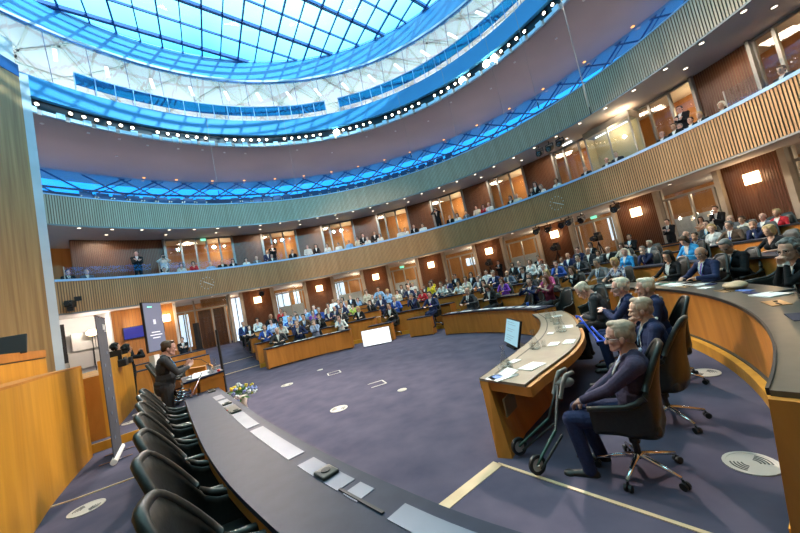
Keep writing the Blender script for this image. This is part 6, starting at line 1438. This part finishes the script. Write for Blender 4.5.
L.new(cr.outputs[0], bg.inputs[0]); bg.inputs[1].default_value = 8.0
def light(kind, name, loc, energy, col, size=.1, target=None, spot=None, blend=.5):
    l = bpy.data.lights.new(name, kind); l.energy = energy; l.color = col
    if kind == 'AREA': l.size = size
    else: l.shadow_soft_size = size
    if spot: l.spot_size = R_(spot); l.spot_blend = blend
    o = bpy.data.objects.new(name, l); C.objects.link(o); o.location = loc
    if target is not None: o.rotation_euler = (Vector(target)-Vector(loc)).to_track_quat('-Z','Y').to_euler()
    return o
WARM = (1.,.85,.70)
# the ring lamps: aimed across the hall floor and the rows
TG = [(-3,1,0,1700,40),(-1,3,0,1500,40),(-5,6,0,1500,40),(1,1,0,1500,40),(0,-2.5,0,6500,28),(-1.5,-1,0,3400,30),(-4,9,.5,2700,36),(0,10,.5,2700,36),(4,9,.5,2600,36),(8,6,.8,2700,34),(10,3,.8,2700,34),(9.4,-.5,1.2,1700,26),(-2.5,-2,.5,2600,26),(-1,-5,.5,2600,34),(-3,-4,1.,2600,34),(7,9,.8,1900,34),(-6,8,.5,1900,34),(5.0,-3.6,1.2,7500,13),(5.5,-3.0,1.2,6500,13),(8.4,-2.2,1.5,2800,15),(8.2,-1,1.3,3400,17),(-8,2,1.,1600,34),(4.4,-4.8,1.1,3000,11)]
for k,(x,y,z,en,sz) in enumerate(TG):
    v = Vector((x,y,0)); a = math.degrees(math.atan2(-v.x,-v.y))+(35 if k%2 else -35)
    a = (a+180)%360-180
    if x > 4: a = (-20,45)[k%2]
    elif not -66 < a < 156: a = -60+((k*37)%210)
    light('SPOT','ring_spot_light',pol(a,13.25,13.62),en*1.6,WARM,.12,(x,y,z),sz,.75)
for k in range(14):
    a = -62+k*13.; light('SPOT','blue_balcony_fill',pol(a+180,13.2,14.0),4800.,(.20,.72,1.),.2,pol(a,14.,9.3),24,.9)  # added blue fill without a fitting, tints the upper balcony like skylight
for k in range(11):
    a = 2+k*10.; b_ = a+150 if a+150 < 156 else a-150
    light('SPOT','ring_wash_light',pol(b_,13.2,13.6),13500.,(1.,.80,.60),.12,pol(a,14.,4.3),25,.8)
# sconces, downlights, foyer and lantern lamps, added soffit fill
for c in PC[:9]+[-46.6]: light('POINT','sconce_light',pol(c,16.0,3.44),24.,(1.,.66,.36),.15)
for k in range(11):
    a = -55+k*15; light('AREA','gallery_downlight',pol(a,15.3,8.08),60.,(1.,.80,.6),.8,pol(a,15.3,0)); light('AREA','lower_downlight',pol(a+7,15.0,4.0),22.,(1.,.80,.6),.8,pol(a+7,15.,0))
    light('POINT','upper_foyer_lamp',pol(a+6,17.5,7.4),50.,(1.,.68,.35),.2); light('POINT','foyer_lamp',pol(a+6,18.4,3.7),60.,(1.,.78,.55),.2)
light('POINT','foyer_lamp',pol(-58,16.,3.6),60.,(1.,.9,.8),.2); light('POINT','booth_lamp',pol(63,15.2,7.4),30.,(1.,.85,.55),.2)
light('POINT','wall_flood_or_reflection_glow',pol(-52,15.4,3.4),30.,(1.,.72,.45),.1); light('POINT','wall_flood_or_reflection_glow',pol(-57.6,16.3,3.3),40.,(1.,.85,.7),.1)  # second one goes with the lamp reflection modelled as a floodlight
for k in range(16):
    a = -70+k*16.; light('AREA','lantern_ceiling_lamp',pol(a,17.5,15.2),80.,(1.,.99,.96),1.2,pol(a,17.5,18))
for k in range(14): light('POINT','soffit_fill_light',pol(-58+k*15.3,17.0,10.2),95.,(1.,.82,.70),.3)  # added fill without a fitting, brightens the dark soffit
s_ = light('SUN','daylight_sun',(30,-30,30),6.,(.62,.90,1.),.01,(30-30*math.sin(R_(138)),-30-30*math.cos(R_(138)),30-30*.36))
light('SPOT','stage_wall_wash',(-5.2,1.2,2.9),420.,(1.,.84,.62),.1,(-10.2,2.8,4.2),80,.8)
# ------------------------------------------------------------------ output look
sc.view_settings.view_transform = 'Standard'; sc.view_settings.look = 'None'; sc.view_settings.gamma = 1.; sc.view_settings.use_curve_mapping = False; sc.view_settings.exposure = 0.
sc.cycles.max_bounces = 6; sc.cycles.transparent_max_bounces = 12; sc.cycles.glossy_bounces = 3; sc.cycles.diffuse_bounces = 3; sc.cycles.sample_clamp_indirect = 6.; sc.cycles.use_denoising = True
sc.cycles.caustics_reflective = False; sc.cycles.caustics_refractive = False
